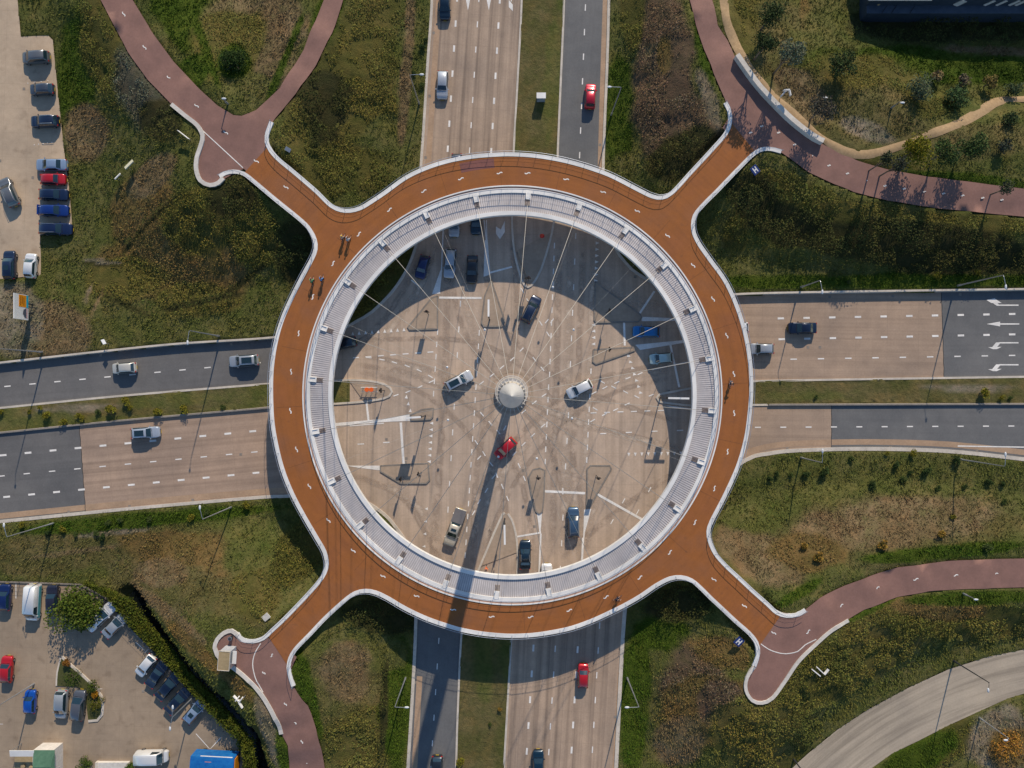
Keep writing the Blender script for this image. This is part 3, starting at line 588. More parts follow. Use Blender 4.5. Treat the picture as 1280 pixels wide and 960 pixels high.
# ------------------------------------------------------------------ road markings
mk = MB(); MZ = .022; mzn = [0]
def lift(z):
    mzn[0] += 1; return z + .00015 * (mzn[0] % 60)
def mline(x1, y1, x2, y2, wpx, z=MZ, mb=None):
    z = lift(z)
    a_, b_ = P(x1, y1), P(x2, y2); d_ = (b_ - a_); n_ = Vector((-d_.y, d_.x, 0)).normalized() * wpx / F * H / 2
    (mb or mk).add([(*(a_ - n_)[:2], z), (*(b_ - n_)[:2], z), (*(b_ + n_)[:2], z), (*(a_ + n_)[:2], z)], [(0, 1, 2, 3)])
def dashes(x1, y1, x2, y2, n, L=8, w_=1.5, ext=0, ext2=0):
    dx, dy = (x2 - x1) / (n - 1), (y2 - y1) / (n - 1); l = math.hypot(dx, dy); ux, uy = dx / l * L / 2, dy / l * L / 2
    for k in range(-ext, n + ext2): cx, cy = x1 + dx * k, y1 + dy * k; mline(cx - ux, cy - uy, cx + ux, cy + uy, w_)
def mpoly(pts, z=MZ):
    z = lift(z)
    w_ = poly0(pts); T, V = cdt(w_); mk.add([(x, y, z) for x, y in V], T)
def teeth(x1, y1, x2, y2, n, dx, dy, s_=4.6):
    for k in range(n):
        t_ = k / max(1, n - 1); cx, cy = x1 + (x2 - x1) * t_, y1 + (y2 - y1) * t_
        mpoly([(cx + dx * s_ * .55, cy + dy * s_ * .55), (cx - dx * s_ * .45 - dy * s_ * .42, cy - dy * s_ * .45 + dx * s_ * .42), (cx - dx * s_ * .45 + dy * s_ * .42, cy - dy * s_ * .45 - dx * s_ * .42)])
dashes(569.5,29.5,559.7,186,6,8,2.4,4); dashes(596.7,30.5,587,188,6,7.5,1.4,4); dashes(623,32,614,189,6,8,2.4,4)
dashes(731.7,9.5,724.5,194,7,8,1.4,3); dashes(72,477,259.5,459.5,7,8,1.5,5,2); dashes(4,569,316,539,11,8.5,2.5,3); dashes(2,595,318,565,11,8,1.4,3); dashes(8.5,621,320,591,11,8.5,2.4,3)
dashes(976,398,1265,392.5,10,8,2.5,0,3); dashes(977,424,1265,418,10,8,2.5,0,3); dashes(992,449,1265,444.3,9.0.__int__(),8,1.6,0,3)
dashes(979,534,1264,532.5,10,7.5,1.5,1,3); mline(1197,557.5,1340,560,1.5); dashes(548.5,801,540.5,929,5,7.5,1.2,1,3)
dashes(666.7,810,658.5,939,5,8.5,2.4,1,3); dashes(694,811,686,940,5,8,1.4,1,3); dashes(722,812,714.5,937.5,5,8.5,2.4,1,3); dashes(749.5,782,740.5,937,6,8,1.4,0,3)
for a_ in ((549,372,602,372.5,2.6),(612,341,640,333.5,2.2),(798,394,818,364,2.6),(780,403,781,432,2.6),(838,431,849,484,2.6),(458,502,461,528,2.6),(501,528,504.5,580,3),(680,614,731.5,616.5,3),(747,618,802,649,3),(645,671,674.5,666,2.2),
           (703.5,610,703.5,618,1.4),(554,287,551.5,345,1.6),(671.5,641,676,667,1),(676,667,674,716,2.2),(729,672,727.5,700,2.6),(815,462,862,452,1.4),(437,532.5,480,529,1.2),(550,340,549.7,367,1.0),(514,350,524,358,1.6),(605,275,609,310,1.4),(608,275,609,310,1.2)): mline(*a_)
mpoly([(550.5,338),(553,338),(549.7,367),(540,367.5)]); mpoly([(606,300),(609.5,300),(613,343),(604.5,346)]); mpoly([(416,529),(480,523.5),(512,518),(513,526),(480,527.5),(416,533)]); mpoly([(432,582),(475,582),(476,588),(450,585)])
mpoly([(802,396),(849,398),(849,401),(802,401.5)]); mpoly([(794,431),(856,425),(858,428),(800,437.5)]); mpoly([(671,641),(677.5,641),(675.5,667),(674.5,667)]); mpoly([(730,637),(739,636),(731,666),(728.5,690)]); mpoly([(830,506.5),(866,510.5),(866,511.5),(845,510.5)])
mpoly([(620,283),(626,287),(631,276),(631,290),(625,299),(620,292)])
teeth(441,417,505,412,9,0,-1); teeth(747,296,745,351,8,1,0); teeth(742,406,742,430,4,-1,.1); teeth(786,445,801,491,7,.95,.2); teeth(508,496,513,513,3,.1,-1); teeth(539.5,529,536.5,577,7,-1,0); teeth(533,636,530,683,4,-1,.1,4); teeth(786,568,851,566.5,9,0,1)
dashes(547,415,542,492,6,7,1.3); dashes(575.5,379.5,560,637,9,7.5,1.3); dashes(599,416,595,484,5,7,1.2); dashes(595,484,581.5,694,14,7,1.3); dashes(693,307,687,468,11,7,1.3); dashes(685.7,484,681.5,577,7,7,1.3)
dashes(719.7,295,713,455,6,7.5,1.3); dashes(710.5,519,707,583,3,7.5,1.3); dashes(703.7,647,702,679,2,7.5,1.3,0,2); dashes(738.7,464,733.5,575,8,7,1.3); dashes(742,516,826,513,6,7.5,1.3); dashes(754,542,818,539,3,7.5,1.3); dashes(850,538,882,537,2)
dashes(445,447,538,440,7,7.5,1.4); dashes(451,555,483,553,2,8,1.4); dashes(797,640,812,612,2,7,1.2); dashes(779.5,626,765,652,2,7,1.2)
for cx, cy, an in [(461,447,5),(477.5,449.5,10),(493,453,18),(509,457.5,22),(524,463,26),(538,470.5,30),(495,494,-20),(510,489.6,-22),(525,483.5,-25),(539,477,-25),(602,478.6,-38),(615,469,-39),(627.5,459,-40),(640,449,-42),
  (652,437,-45),(683.5,401.5,-50),(668,449,52),(678,461,52),(660,376,60),(653,363,62),(680,494,-33),(668,503,-38),(654.5,514.5,-40),(602.5,517.7,50),(613,529,50),(623,540,50),(595.5,553,55),(605,567,60),(621,594,68),(628,608,68),(634.5,623,68),
  (631,535,-62),(599,572,-45),(614,580,50),(617,596,-50),(608,613,-58),(599,627,-58),(592,641,-58),(679,532,-40),(666,544,-42),(654.5,555,-45),(643,567,-48),(649,582,65),(655.5,598,68),(742.5,491,-28),(756,484.5,-28),(767,484,28),(782,490,28),(796,496,28),
  (784,505,-24),(769.5,512,-26),(755.5,518,-28),(741,525.5,-30),(814,494,-22),(800,467,-25),(785,472.5,-22),(771,478,-25),(753,477.5,30),(676,404,58),(685,417.5,58),(690,401,-55),(744,511,32)]:
    a_ = R(an); mline(cx - 3.4 * math.cos(a_), cy - 3.4 * math.sin(a_), cx + 3.4 * math.cos(a_), cy + 3.4 * math.sin(a_), 1.3)
# arrows on the right arm and at the top
mline(1273,381.5,1248,381.5,1.6); mpoly([(1250,382.3),(1246,382.3),(1241,379),(1247,379)]); mpoly([(1233,375),(1243,373),(1252,378.8),(1239,378.8)])
mline(1274,405,1249,405,1.6); mpoly([(1233,405),(1250,402),(1250,408)])
for yy in (0, 27.5):
    mline(1273,428.5 + yy,1249,428.5 + yy,1.6); mpoly([(1251,428 + yy),(1245,428 + yy),(1240,434 + yy),(1246,434 + yy)]); mpoly([(1235,434 + yy),(1252,433.5 + yy),(1246,436.5 + yy),(1241,436.5 + yy)])
for xx in (585, 611): mpoly([(xx, 13), (xx - 2.6, 0), (xx + 2.6, 0)]); mline(xx, 0, xx + .6, -18, 1.2)
mpoly([(636,0),(636,9),(641,14),(641,6)]); mline(639,2,640,-16,1.2)
# worn turning tracks, tar seams
def worn(name, arcs, m, label, z0_):
    V, Fc, T = [], [], []
    for na_, (pts, wd) in enumerate(arcs):
        z = z0_ + .0004 * na_
        q = np.array(wl(pts, 0, .8)); d = np.gradient(q, axis=0); d /= np.linalg.norm(d, axis=1)[:, None]; nn_ = np.stack([-d[:, 1], d[:, 0]], 1); L_ = len(q)
        for k in range(L_):
            e = min(1, k / 8, (L_ - 1 - k) / 8)
            for s_, t_ in ((-1, 0), (-.5, .75), (0, 1), (.5, .75), (1, 0)): p = q[k] + nn_[k] * s_ * wd / 2; V.append((p[0], p[1], z)); T.append((t_ * e,) * 3)
        n0 = len(V) - 5 * L_
        for k in range(L_ - 1):
            for c_ in range(4): i_ = n0 + 5 * k + c_; Fc += [i_, i_ + 1, i_ + 6, i_ + 5]
    tag(link(name, raw_mesh(name, np.array(V), Fc, 4, m, np.array(T))), label, kind='structure')
ARC = [([(440,455),(520,470),(600,520),(650,600),(670,700)], 1.1), ([(440,462),(510,482),(575,530),(625,610),(640,690)], 1.1), ([(840,455),(760,470),(700,500),(620,580),(560,700)], 1.2), ([(850,470),(770,490),(700,535),(640,610),(600,700)], 1.0),
       ([(560,300),(575,400),(620,470),(700,520),(850,560)], 1.1), ([(600,300),(620,390),(680,460),(760,500),(860,530)], 1.1), ([(710,700),(700,600),(660,520),(560,470),(440,440)], 1.1), ([(735,700),(720,590),(690,500),(600,430),(430,425)], 1.0),
       ([(536,300),(500,370),(460,420),(420,440)], 1.2), ([(700,700),(770,640),(830,600),(870,580)], 1.3), ([(430,590),(500,620),(540,680),(560,720)], 1.2), ([(640,300),(645,420),(600,560),(590,720)], 1.2), ([(700,290),(695,480),(690,700)], 1.4), ([(560,290),(556,480),(545,640),(540,720)], 1.4), ([(730,290),(722,480),(712,640)], 1.3)]
worn('tyre_tracks', ARC, worn_mat('tyre_grime', (.43, .332, .255)), 'darker worn tyre tracks curving across the junction floor', .0062)
worn('pale_wear', [([(a_ + 14, b_ + 5) for a_, b_ in p_], w_ * 1.3) for p_, w_ in ARC[::2]] + [([(745,352),(790,375),(850,388)], 2.2), ([(490,410),(530,350),(545,300)], 1.4), ([(622,700),(612,660),(600,710)], 1.4), ([(760,590),(742,640),(732,700)], 1.2), ([(500,610),(560,560),(545,540)], 1.6)], worn_mat('pale_dust', (.58, .46, .355)), 'paler dusty wear beside the tyre tracks on the junction floor', .0126)
ts = MB()
for q in ([(1039,506),(1039.6,530),(1039,561)], [(1176.5,366),(1178,400),(1180,472)], [(99,532),(102,570),(107,640)]):
    ribbon(ts, [(x + .04 * math.sin(k * 1.7), y) for k, (x, y) in enumerate(wl(q, 0, .5))], .10, .0, .013)
tag(ts.build('tar_seam', mat('tar', (.05, .048, .045), .7)), 'dark tar seams where concrete meets asphalt', kind='structure')
# car park bay lines
for a_ in ((20,729,20,748,1),(245,917,262,936,.9),(276,922,263,936,.9),(170,803,181,813,.8),(181,816,190,807,.8),(112,861,128,861,.7),(0,905,4,905,.6)): mline(*a_, z=.012)
dashes(45,64,80,57,2,1,.8); dashes(43,181,65,178,5,1.2,.9); dashes(35,104,60,101,4,1.2,.9); dashes(118,787,132,797,2,1,.6)
# drain covers
tag(mk.build('road_markings', M['paint']), 'white painted lines, arrows and shark teeth on the roads', kind='structure')
dr = MB()
for x, y in [(542,41),(537,120),(532,197),(126,444),(289,430),(86,640),(162,633),(241,625),(301,568),(1037,371),(1116,370),(1200,368),(984,561),(1113,559),(1221,563),(750,181),(775,811),(769,896),(519,853),(30,111),(41,222),(0,201),(179,864),(602,611),(654,588),(668,658),(663,682),(483,549),(536,598),(745,369),(796,397),(836,489),(640,311),(508,573),(507,578),(794,346),(1010,434),(1025,434)]:
    p = P(x, y); dr.box((p.x, p.y, .008), (.42, .42, .03))
tag(dr.build('drain_cover', M['kerbd']), 'small dark square drain covers set along the gutters', kind='structure')
# ------------------------------------------------------------------ cycle ring bridge
ring = empty('ring_bridge', (RC.x, RC.y, 0)); tag(ring, 'circular orange cycle bridge with white rims and four ramps hung above the junction', 'bridge')
RL = Vector((RC.x, RC.y, 0))
def local(o): o.parent = ring; o.location = (-RL.x, -RL.y, 0); return o
NS = 288
def circ(r, n=NS, a0=0): return [(RC.x + r * math.cos(a0 + 2 * math.pi * k / n), RC.y + r * math.sin(a0 + 2 * math.pi * k / n)) for k in range(n)]
R_in, R_w, R_g, R_c0, R_c1 = 31.92, 30.85, 30.85, 28.05, 27.45
def trim(l, a, b):
    """keep the part of an edge between the points nearest to a and b"""
    p = np.array(l); i0 = int(np.argmin(np.hypot(p[:, 0] - a[0], p[:, 1] - a[1]))); i1 = int(np.argmin(np.hypot(p[:, 0] - b[0], p[:, 1] - b[1]))); return [tuple(q) for q in p[i0:i1 + 1]]
def D5(x, y): return tuple(P(x, y, DZ)[:2])
outer = trim(edges5['n'], D5(334, 184), D5(913, 152)) + trim(edges5['e'], D5(944, 190), D5(975, 767)) + trim(edges5['s'], D5(947, 812), D5(362, 832)) + trim(edges5['w'], D5(333, 795), D5(305, 217))
hole = circ(R_in)
T, V = cdt(outer, [], [hole])
db = MB(); n = len(outer)
db.add([(x, y, DZ + .19) for x, y in V], [f if (V[f[1]][0]-V[f[0]][0])*(V[f[2]][1]-V[f[0]][1])-(V[f[1]][1]-V[f[0]][1])*(V[f[2]][0]-V[f[0]][0])>0 else f[::-1] for f in T])
local(db.build('deck', M['deck']))
ub = MB(); ub.add([(x, y, DZ - .55) for x, y in V], T)
for loop in (outer, hole):
    m_ = len(loop); ub.add([(x, y, DZ + .17) for x, y in loop] + [(x, y, DZ - .55) for x, y in loop], [(k, (k + 1) % m_, m_ + (k + 1) % m_, m_ + k) for k in range(m_)])
local(ub.build('deck_box_girder', M['white']))
for k in 'nesw':
    b = MB(); ribbon(b, edges5[k], .60, DZ - .3, DZ + .24); local(b.build('edge_rim', M['white'], None, False))
def inwards(pts, k):  # sign that points away from the deck
    return 1
for k in 'nesw':
    e = edges5[k]; pe = np.array(e); d = np.gradient(pe, axis=0); d /= np.linalg.norm(d, axis=1)[:, None]; nrm = np.stack([-d[:, 1], d[:, 0]], 1)
    # outward side lies left of the direction of travel
    rb = MB(); top = [(*(pe[i_] + nrm[i_] * .16), DZ + 1.3) for i_ in range(len(pe))]; rb.tube(top, .032, 5)
    for hz, o_ in ((.85, .1), (.55, .03)): rb.tube([(*(pe[i_] + nrm[i_] * o_), DZ + hz) for i_ in range(0, len(pe), 2)], .012, 4)
    for i_ in range(0, len(pe), 4): rb.tube([(*(pe[i_] - nrm[i_] * .12), DZ + .2), (*(pe[i_] + nrm[i_] * .16), DZ + 1.3)], .03, 4)
    local(rb.build('railing', M['railing']))
def band(r0, r1, z0, z1, m, name):
    b = MB(); vs = []; fs = []
    for x in range(NS):
        t_ = 2 * math.pi * x / NS; c_, s_ = math.cos(t_), math.sin(t_)
        for r_, z_ in ((r0, z0), (r0, z1), (r1, z1), (r1, z0)): vs.append((RC.x + r_ * c_, RC.y + r_ * s_, z_))
    for x in range(NS):
        a_, b_ = 4 * x, 4 * ((x + 1) % NS)
        for e in range(4): fs.append((a_ + e, a_ + (e + 1) % 4, b_ + (e + 1) % 4, b_ + e))
    b.add(vs, fs); return local(b.build(name, m))
band(31.80, 31.98, DZ - .3, DZ + .30, M['white'], 'inner_edge_rim')
band(31.55, 31.80, DZ - .5, DZ + .17, mat('reddish_channel', (.42, .26, .20), .8), 'drain_channel')
band(R_w, 31.55, DZ - .55, DZ + .22, M['white'], 'inner_rim')
band(R_c1, R_c0, DZ - .5, DZ + .30, M['white'], 'counterweight_ring')
gp = speck_mat('grating_metal', (.54, .50, .485), (.66, .62, .60), 1.1, rough=.6, bump=0, metal=.1)
gd = mat('grating_gap', (.42, .39, .38), .8)
band(R_c0, R_w, DZ - .3, DZ + .02, gd, 'grating_base')
sl_ = MB(); NSL = 24 * 24
for k in range(NSL):
    t_ = 2 * math.pi * (k + .5) / NSL; rm = (R_c0 + R_w) / 2
    sl_.box((RC.x + rm * math.cos(t_), RC.y + rm * math.sin(t_), DZ + .05), (R_w - R_c0 - .02, .225, .05), t_)
local(sl_.build('grating', gp))
# slender inner railing
ra = MB(); ra.tube([(RC.x + 31.1 * math.cos(t_), RC.y + 31.1 * math.sin(t_), DZ + 1.3) for t_ in np.linspace(0, 2 * math.pi, 241)], .04, 5, False)
for hz, r_ in ((.85, 31.18), (.55, 31.25)): ra.tube([(RC.x + r_ * math.cos(t_), RC.y + r_ * math.sin(t_), DZ + hz) for t_ in np.linspace(0, 2 * math.pi, 241)], .012, 4, False)
for k in range(120):
    t_ = 2 * math.pi * k / 120; ra.tube([(RC.x + 31.4 * math.cos(t_), RC.y + 31.4 * math.sin(t_), DZ + .2), (RC.x + 31.1 * math.cos(t_), RC.y + 31.1 * math.sin(t_), DZ + 1.3)], .03, 4)
local(ra.build('inner_railing', M['railing']))
rust = speck_mat('stained_bracket', (.14, .09, .06), (.34, .28, .24), 4)
PC = Vector((0.0, -.42, 0))          # pylon foot
angs = [math.pi / 2 - R(4.5 + 15 * k) for k in range(24)]
for k, t_ in enumerate(angs):
    b = MB(); b.box((RC.x + 30.55 * math.cos(t_), RC.y + 30.55 * math.sin(t_), DZ + .02), (1.25, .78, .50), t_)
    for s_ in (-1, 1):
        cx, cy = RC.x + 30.5 * math.cos(t_) - s_ * .32 * math.sin(t_), RC.y + 30.5 * math.sin(t_) + s_ * .32 * math.cos(t_); b.box((cx, cy, DZ + .30), (.8, .07, .14), t_)
    o = local(b.build('cable_anchor', M['white']))
    b = MB()
    for s_ in (-.28, -.09, .1, .3): b.box((RC.x + 29.55 * math.cos(t_) - s_ * math.sin(t_), RC.y + 29.55 * math.sin(t_) + s_ * math.cos(t_), DZ + .12), (1.1, .10, .1), t_)
    local(b.build('anchor_bracket', rust))
# columns under the ramps
for px, py in [(383,262),(322,218),(860,262),(905,205),(880,700),(935,770),(415,742),(362,800)]:
    p = P(px, py, DZ - .5); local(MB().cyl((p.x, p.y, 2.2), .28, 4.6, n=10).build('support_column', M['white']))
for t_ in angs[1::3]: pass
# painted squiggle marks on the deck and dots on the paths
sq = MB()
def squig(x, y, z, ang, L=.85, wd=.16, mb=sq):
    pts = []; 
    for i_ in range(7):
        u = (i_ / 6 - .5); pts.append((u * L, .11 * math.sin(u * 2 * math.pi)))
    c_, s_ = math.cos(ang), math.sin(ang); ribbon(mb, [(x + u * c_ - v * s_, y + u * s_ + v * c_) for u, v in pts], wd, z, z + .012)
for k in range(36):
    t_ = math.pi / 2 - R(3.9 + 10.08 * k); squig(RC.x + 33.9 * math.cos(t_), RC.y + 33.9 * math.sin(t_), DZ + .19, t_ + math.pi / 2)
for x, y, an in [(358,234.5,-40),(892,724,-42),(930,757,-42),(321,202,-38)]: p = P(x, y, DZ); squig(p.x, p.y, DZ + .19, R(an))
q_ = local(sq.build('deck_paint', M['paint'])); tag(q_, kind='stuff')
pb = MB(); vs_ = []
for k in range(15):
    t_ = R(94.5 + k * .6); vs_ += [(RC.x + 34.75 * math.cos(t_), RC.y + 34.75 * math.sin(t_), DZ + .197), (RC.x + 36.2 * math.cos(t_), RC.y + 36.2 * math.sin(t_), DZ + .197)]
pb.add(vs_, [(2 * k, 2 * k + 1, 2 * k + 3, 2 * k + 2) for k in range(14)]); local(pb.build('deck_patch', speck_mat('purple_patch', (.19, .08, .065), (.23, .095, .08), 2)))
for k in range(0, 24):
    t_ = math.pi / 2 - R(12 + 15 * k); MB().box((RC.x + 33.95 * math.cos(t_), RC.y + 33.95 * math.sin(t_), DZ + .193), (3.9, .045, .008), t_).build('deck_joint', M['rubber'] if False else mat('joint_seal', (.17, .07, .03), .8) if k == 0 else bpy.data.materials['joint_seal'], ring).location = (-RL.x, -RL.y, 0)
pm = MB()
for x, y, an in [(155,18,-65),(181,59.5,-58),(211.5,97.5,-50),(246,132.5,-45),(282.5,166,-42),(967,791,-40),(1010,789.5,40),(1051,757,33),(1096,735,25),(1144.5,724,12),(1194,719,5),(1244,717,0),(340,819,45),(330,841,-50),(343,860,-60),(357,880,-60),(369,903,-68),(377.5,927,-75),(383,952,-80)]:
    p = GT(x, y); squig(p.x, p.y, gz(p.x, p.y) + .075, R(an), .8 if x < 290 or x > 960 and y > 700 else .55, .15, pm)
for x, y in [(938,166),(952,158),(973,166),(993,181),(1014,195),(1036,207),(1059,217),(1082,226),(1106,232.5),(1130,236),(1155,239.5),(1179,242),(1203,244.5),(1228,247.5),(1252,250),(1277,252)]:
    p = GT(x, y); squig(p.x, p.y, gz(p.x, p.y) + .075, R(-20), .36, .2, pm)
for pts in ([(250,160),(277,185),(304,210)], [(326,804),(319,816),(316,830),(319,846),(324,856),(329,865)], [(950,804),(960,811),(970,815),(982,817),(997,814),(1006,806),(1020,799)]):
    ribbon(pm, spline([tuple(GT(a_, b_)[:2]) for a_, b_ in pts], .5), .13, .055, .085, zf=hbase)
tag(pm.build('path_markings', M['paint']), 'white dashes and curved lines on the cycle paths', kind='structure')
# dark expansion joints at the ramp ends + panel joints
# low walls round the landings
def wall(pts, label, h=.55, wd=.62, m='whited'):
    b = MB(); ribbon(b, spline([tuple(GT(a_, b_)[:2]) for a_, b_ in pts], .6), wd, -.4, h, zf=hbase); o = b.build('low_wall', M[m]); tag(o, label, 'wall', 'low white walls round the ramp landings'); return o
wall([(215,131),(232,145),(247,157),(254,170),(252,182),(247,197),(246,212),(251,226),(263,232),(274,229),(280,223)], 'white low wall curling round the top left landing', .3)
wall([(919,72),(935,95),(948,112),(960,125),(985,150),(1010,170),(1026,179)], 'high white wall curving beside the top right landing', 1.1, .7)
wall([(1060,775),(1040,787),(1017,807),(997,827),(980,852),(965,872),(952,878),(940,875),(932,862),(933,847),(942,833)], 'white low wall curling round the bottom right landing', .25, .5)
wall([(298,794),(290,788),(280,791),(272,799),(269,809),(272,818),(278,825),(296,837),(312,851),(325,865),(335,880),(347,902),(352,917)], 'pale low wall curling round the kiosk landing', .25, .6)
# ------------------------------------------------------------------ pylon
py_ = empty('pylon', PC); tag(py_, 'tall slender silver pylon with a cone top at the centre of the junction', 'pylon')
pm_ = speck_mat('pylon_steel', (.70, .70, .69), (.80, .80, .79), .8, rough=.32, metal=.15, bump=0)
MB().lathe((0, 0, 0), [(.62, .35), (.75, 4), (1.02, 14), (1.26, 28), (1.32, 36), (1.2, 48), (.98, 58), (.80, 64.0)], 32).build('mast', pm_, py_, True)
MB().lathe((0, 0, 0), [(.80, 64.0), (.84, 64.1), (.80, 64.5), (.30, 68.6), (.0, 70)], 32).build('cone_cap', pm_, py_, True)
MB().lathe((0, 0, 0), [(2.45, -.2), (2.45, .62), (2.35, .68), (.62, .68)], 48).build('plinth', M['kerb'], py_)
MB().lathe((0, 0, 0), [(2.2, .70), (2.2, .74), (.64, .90)], 48).build('plinth_cover', speck_mat('plinth_metal', (.30, .29, .28), (.42, .41, .4), 3, metal=.2), py_)
b = MB(); b.lathe((0, 0, 0), [(2.5, .5), (2.62, .5), (2.62, .72), (2.5, .72), (2.5, .5)], 48); b.build('plinth_rim', M['whited'], py_)
b = MB(); b.lathe((0, 0, 61.4), [(.86, -.2), (.98, -.2), (.98, .2), (.86, .2)], 32)
for t_ in angs: b.box((.95 * math.cos(t_), .95 * math.sin(t_), 61.6), (.34, .05, 1.2), t_)
b.build('cable_collar', M['whited'], py_)
b = MB()
for t_ in angs: b.tube([(.82 * math.cos(t_), .82 * math.sin(t_), 64.0), (.34 * math.cos(t_), .34 * math.sin(t_), 68.5)], [.022, .010], 4)
b.build('cone_ribs', M['white'], py_)
for t_ in angs:
    p0 = Vector((RC.x + 29.0 * math.cos(t_), RC.y + 29.0 * math.sin(t_), DZ + .35)) - PC; p1 = Vector((1.02 * math.cos(t_), 1.02 * math.sin(t_), 61.2))
    MB().tube([p0, p1], [.036, .016], 6).build('cable', M['cable'], py_)
b = MB(); b.lathe((PC.x, PC.y, 0), [(3.5, -.1), (3.5, .03), (3.1, .035), (3.1, -.1)], 64); tag(b.build('paving_ring', M['island']), 'flush tan paving ring around the pylon foot', kind='structure')
# ------------------------------------------------------------------ cars
TY = { # L W H belt cowl roof_front roof_rear glass_rear  hood_h nose_h tail_h   (x from front, fraction)
 'hatch': dict(L=4.0, W=1.74, H=1.47, b=.93, s=(.25,.41,.86,.965), hood=.93, nose=.68, tail=.92),
 'small': dict(L=3.6, W=1.66, H=1.48, b=.93, s=(.23,.39,.86,.965), hood=.94, nose=.70, tail=.92),
 'sedan': dict(L=4.6, W=1.82, H=1.44, b=.92, s=(.27,.44,.72,.86), hood=.92, nose=.66, tail=.98),
 'estate': dict(L=4.6, W=1.82, H=1.48, b=.94, s=(.27,.42,.90,.975), hood=.93, nose=.67, tail=.94),
 'mpv': dict(L=4.4, W=1.82, H=1.65, b=1.0, s=(.19,.38,.90,.975), hood=.98, nose=.72, tail=.95),
 'van': dict(L=5.3, W=1.95, H=2.05, b=1.15, s=(.12,.25,.955,.99), hood=1.1, nose=.8, tail=1.12),
 'pickup': dict(L=5.6, W=1.9, H=1.78, b=1.08, s=(.25,.38,.58,.63), hood=1.06, nose=.85, tail=1.05),
 'cabrio': dict(L=4.3, W=1.76, H=1.36, b=.9, s=(.31,.43,.66,.76), hood=.9, nose=.64, tail=.92)}
def car(px, py, dx, dy, L, ty, colr, label, group=None, roof=None, extras=(), name='car', cat='car', met=.3, rough=.3, z0=0.0, W=None):
    q = TY[ty]; pL = L / 7.87; W = W or q['W'] * (1 + .25 * (pL / q['L'] - 1)); Hh = q['H']
    root = empty(name, P(px, py, .75) * Vector((1, 1, 0)) if False else (P(px, py, .75).x, P(px, py, .75).y, z0 + .01), math.atan2(-dy, dx)); tag(root, label, cat, group)
    X = lambda f: pL / 2 - f * pL
    s = q['s']; hw = W / 2; bt = q['b']; wr = hw * (.74 if ty != 'van' else .86)
    body = paint('car_paint_%02d_%02d_%02d' % tuple(int(c * 99) for c in colr), colr, met, rough)
    st = [(0.0, .70, q['nose'] * .82, None), (.012, .80, q['nose'], None), (.05, .92, q['nose'] * .45 + q['hood'] * .55, None), (.13, .985, q['hood'] * .97, None), (s[0], 1, q['hood'] + .01, None), (s[1], 1, bt + .01, 'r0'), ((s[1] + s[2]) / 2, 1, bt + .01, 'r1'), (s[2], .99, bt + .01, 'r2'), (s[3], .96, q['tail'] + .0, None)]
    if ty in ('sedan', 'cabrio'): st += [(.955, .93, q['tail'], None), (.99, .86, q['tail'] * .93, None), (1.0, .80, q['tail'] * .75, None)]
    elif ty == 'pickup': st += [(.66, .98, bt - .02, None), (.99, .96, bt - .02, None), (1.0, .95, bt - .1, None)]
    else: st += [(.99, .90, q['tail'] * .86, None), (1.0, .86, q['tail'] * .62, None)]
    secs = []
    for f, wf, zt, rf in st:
        w_ = hw * wf; x = X(f)
        if rf: zr = Hh - (.04 if rf == 'r0' else .0) - (.05 if rf == 'r2' else 0); half = [(w_ * .93, .22), (w_, .42), (w_ * 1.0, bt * .78), (w_ * .965, bt), (wr * 1.03, zr - .07), (wr * .93, zr), (wr * .5, zr + .035), (0, zr + .045)]
        else: half = [(w_ * .90, .24), (w_, .42), (w_ * 1.0, zt * .78), (w_ * .965, zt - .05), (w_ * .90, zt - .005), (w_ * .80, zt + .01), (w_ * .45, zt + .035), (0, zt + .045)]
        secs.append((x, half))
    vs = []; fs = []; nh = 8; nn_ = 15
    for x, half in secs:
        for y, z in half: vs.append((x, y, z))
        for y, z in half[-2::-1]: vs.append((x, -y, z))
    for a_ in range(len(secs) - 1):
        for e in range(nn_ - 1): fs.append((a_ * nn_ + e, a_ * nn_ + e + 1, (a_ + 1) * nn_ + e + 1, (a_ + 1) * nn_ + e))
        fs.append(((a_ + 1) * nn_, (a_ + 1) * nn_ + nn_ - 1, a_ * nn_ + nn_ - 1, a_ * nn_))
    fs.append(tuple(range(nn_))[::-1]); fs.append(tuple((len(secs) - 1) * nn_ + e for e in range(nn_)))
    bo = MB().add(vs, fs).build('body', body, root, True)
    A, B_, C_, D_ = secs[4], secs[5], secs[7], secs[8]
    def pane(S0, S1, i0, i1, t0, t1, nm, m=M['glass'], lift=.014, mir=False, e0=0.0, e1=1.0):
        g_ = []; nu, nv = 3, i1 - i0
        idx = list(range(i0, i1 + 1))
        full = lambda S: S[1] + [(-y, z) for y, z in S[1][-2::-1]]
        h0, h1 = full(S0), full(S1)
        for iu in range(nu + 1):
            t_ = t0 + (t1 - t0) * iu / nu
            for i_ in idx:
                y = h0[i_][0] * (1 - t_) + h1[i_][0] * t_; z = h0[i_][1] * (1 - t_) + h1[i_][1] * t_; x = S0[0] * (1 - t_) + S1[0] * t_
                g_.append(Vector((x, y, z)))
        f_ = []; m_ = len(idx)
        for iu in range(nu):
            for iv in range(m_ - 1): f_.append((iu * m_ + iv, iu * m_ + iv + 1, (iu + 1) * m_ + iv + 1, (iu + 1) * m_ + iv))
        nrm = (g_[m_ - 1] - g_[0]).cross(g_[-1] - g_[0]).normalized()
        if nrm.z < 0 and abs(nrm.z) > .05: nrm = -nrm
        ctr = sum(g_, Vector()) / len(g_)
        if abs(nrm.z) < .6 and nrm.dot(ctr - Vector((0, 0, .8))) < 0: nrm = -nrm
        return MB().add([v + nrm * lift for v in g_], f_).build(nm, m, root, True)
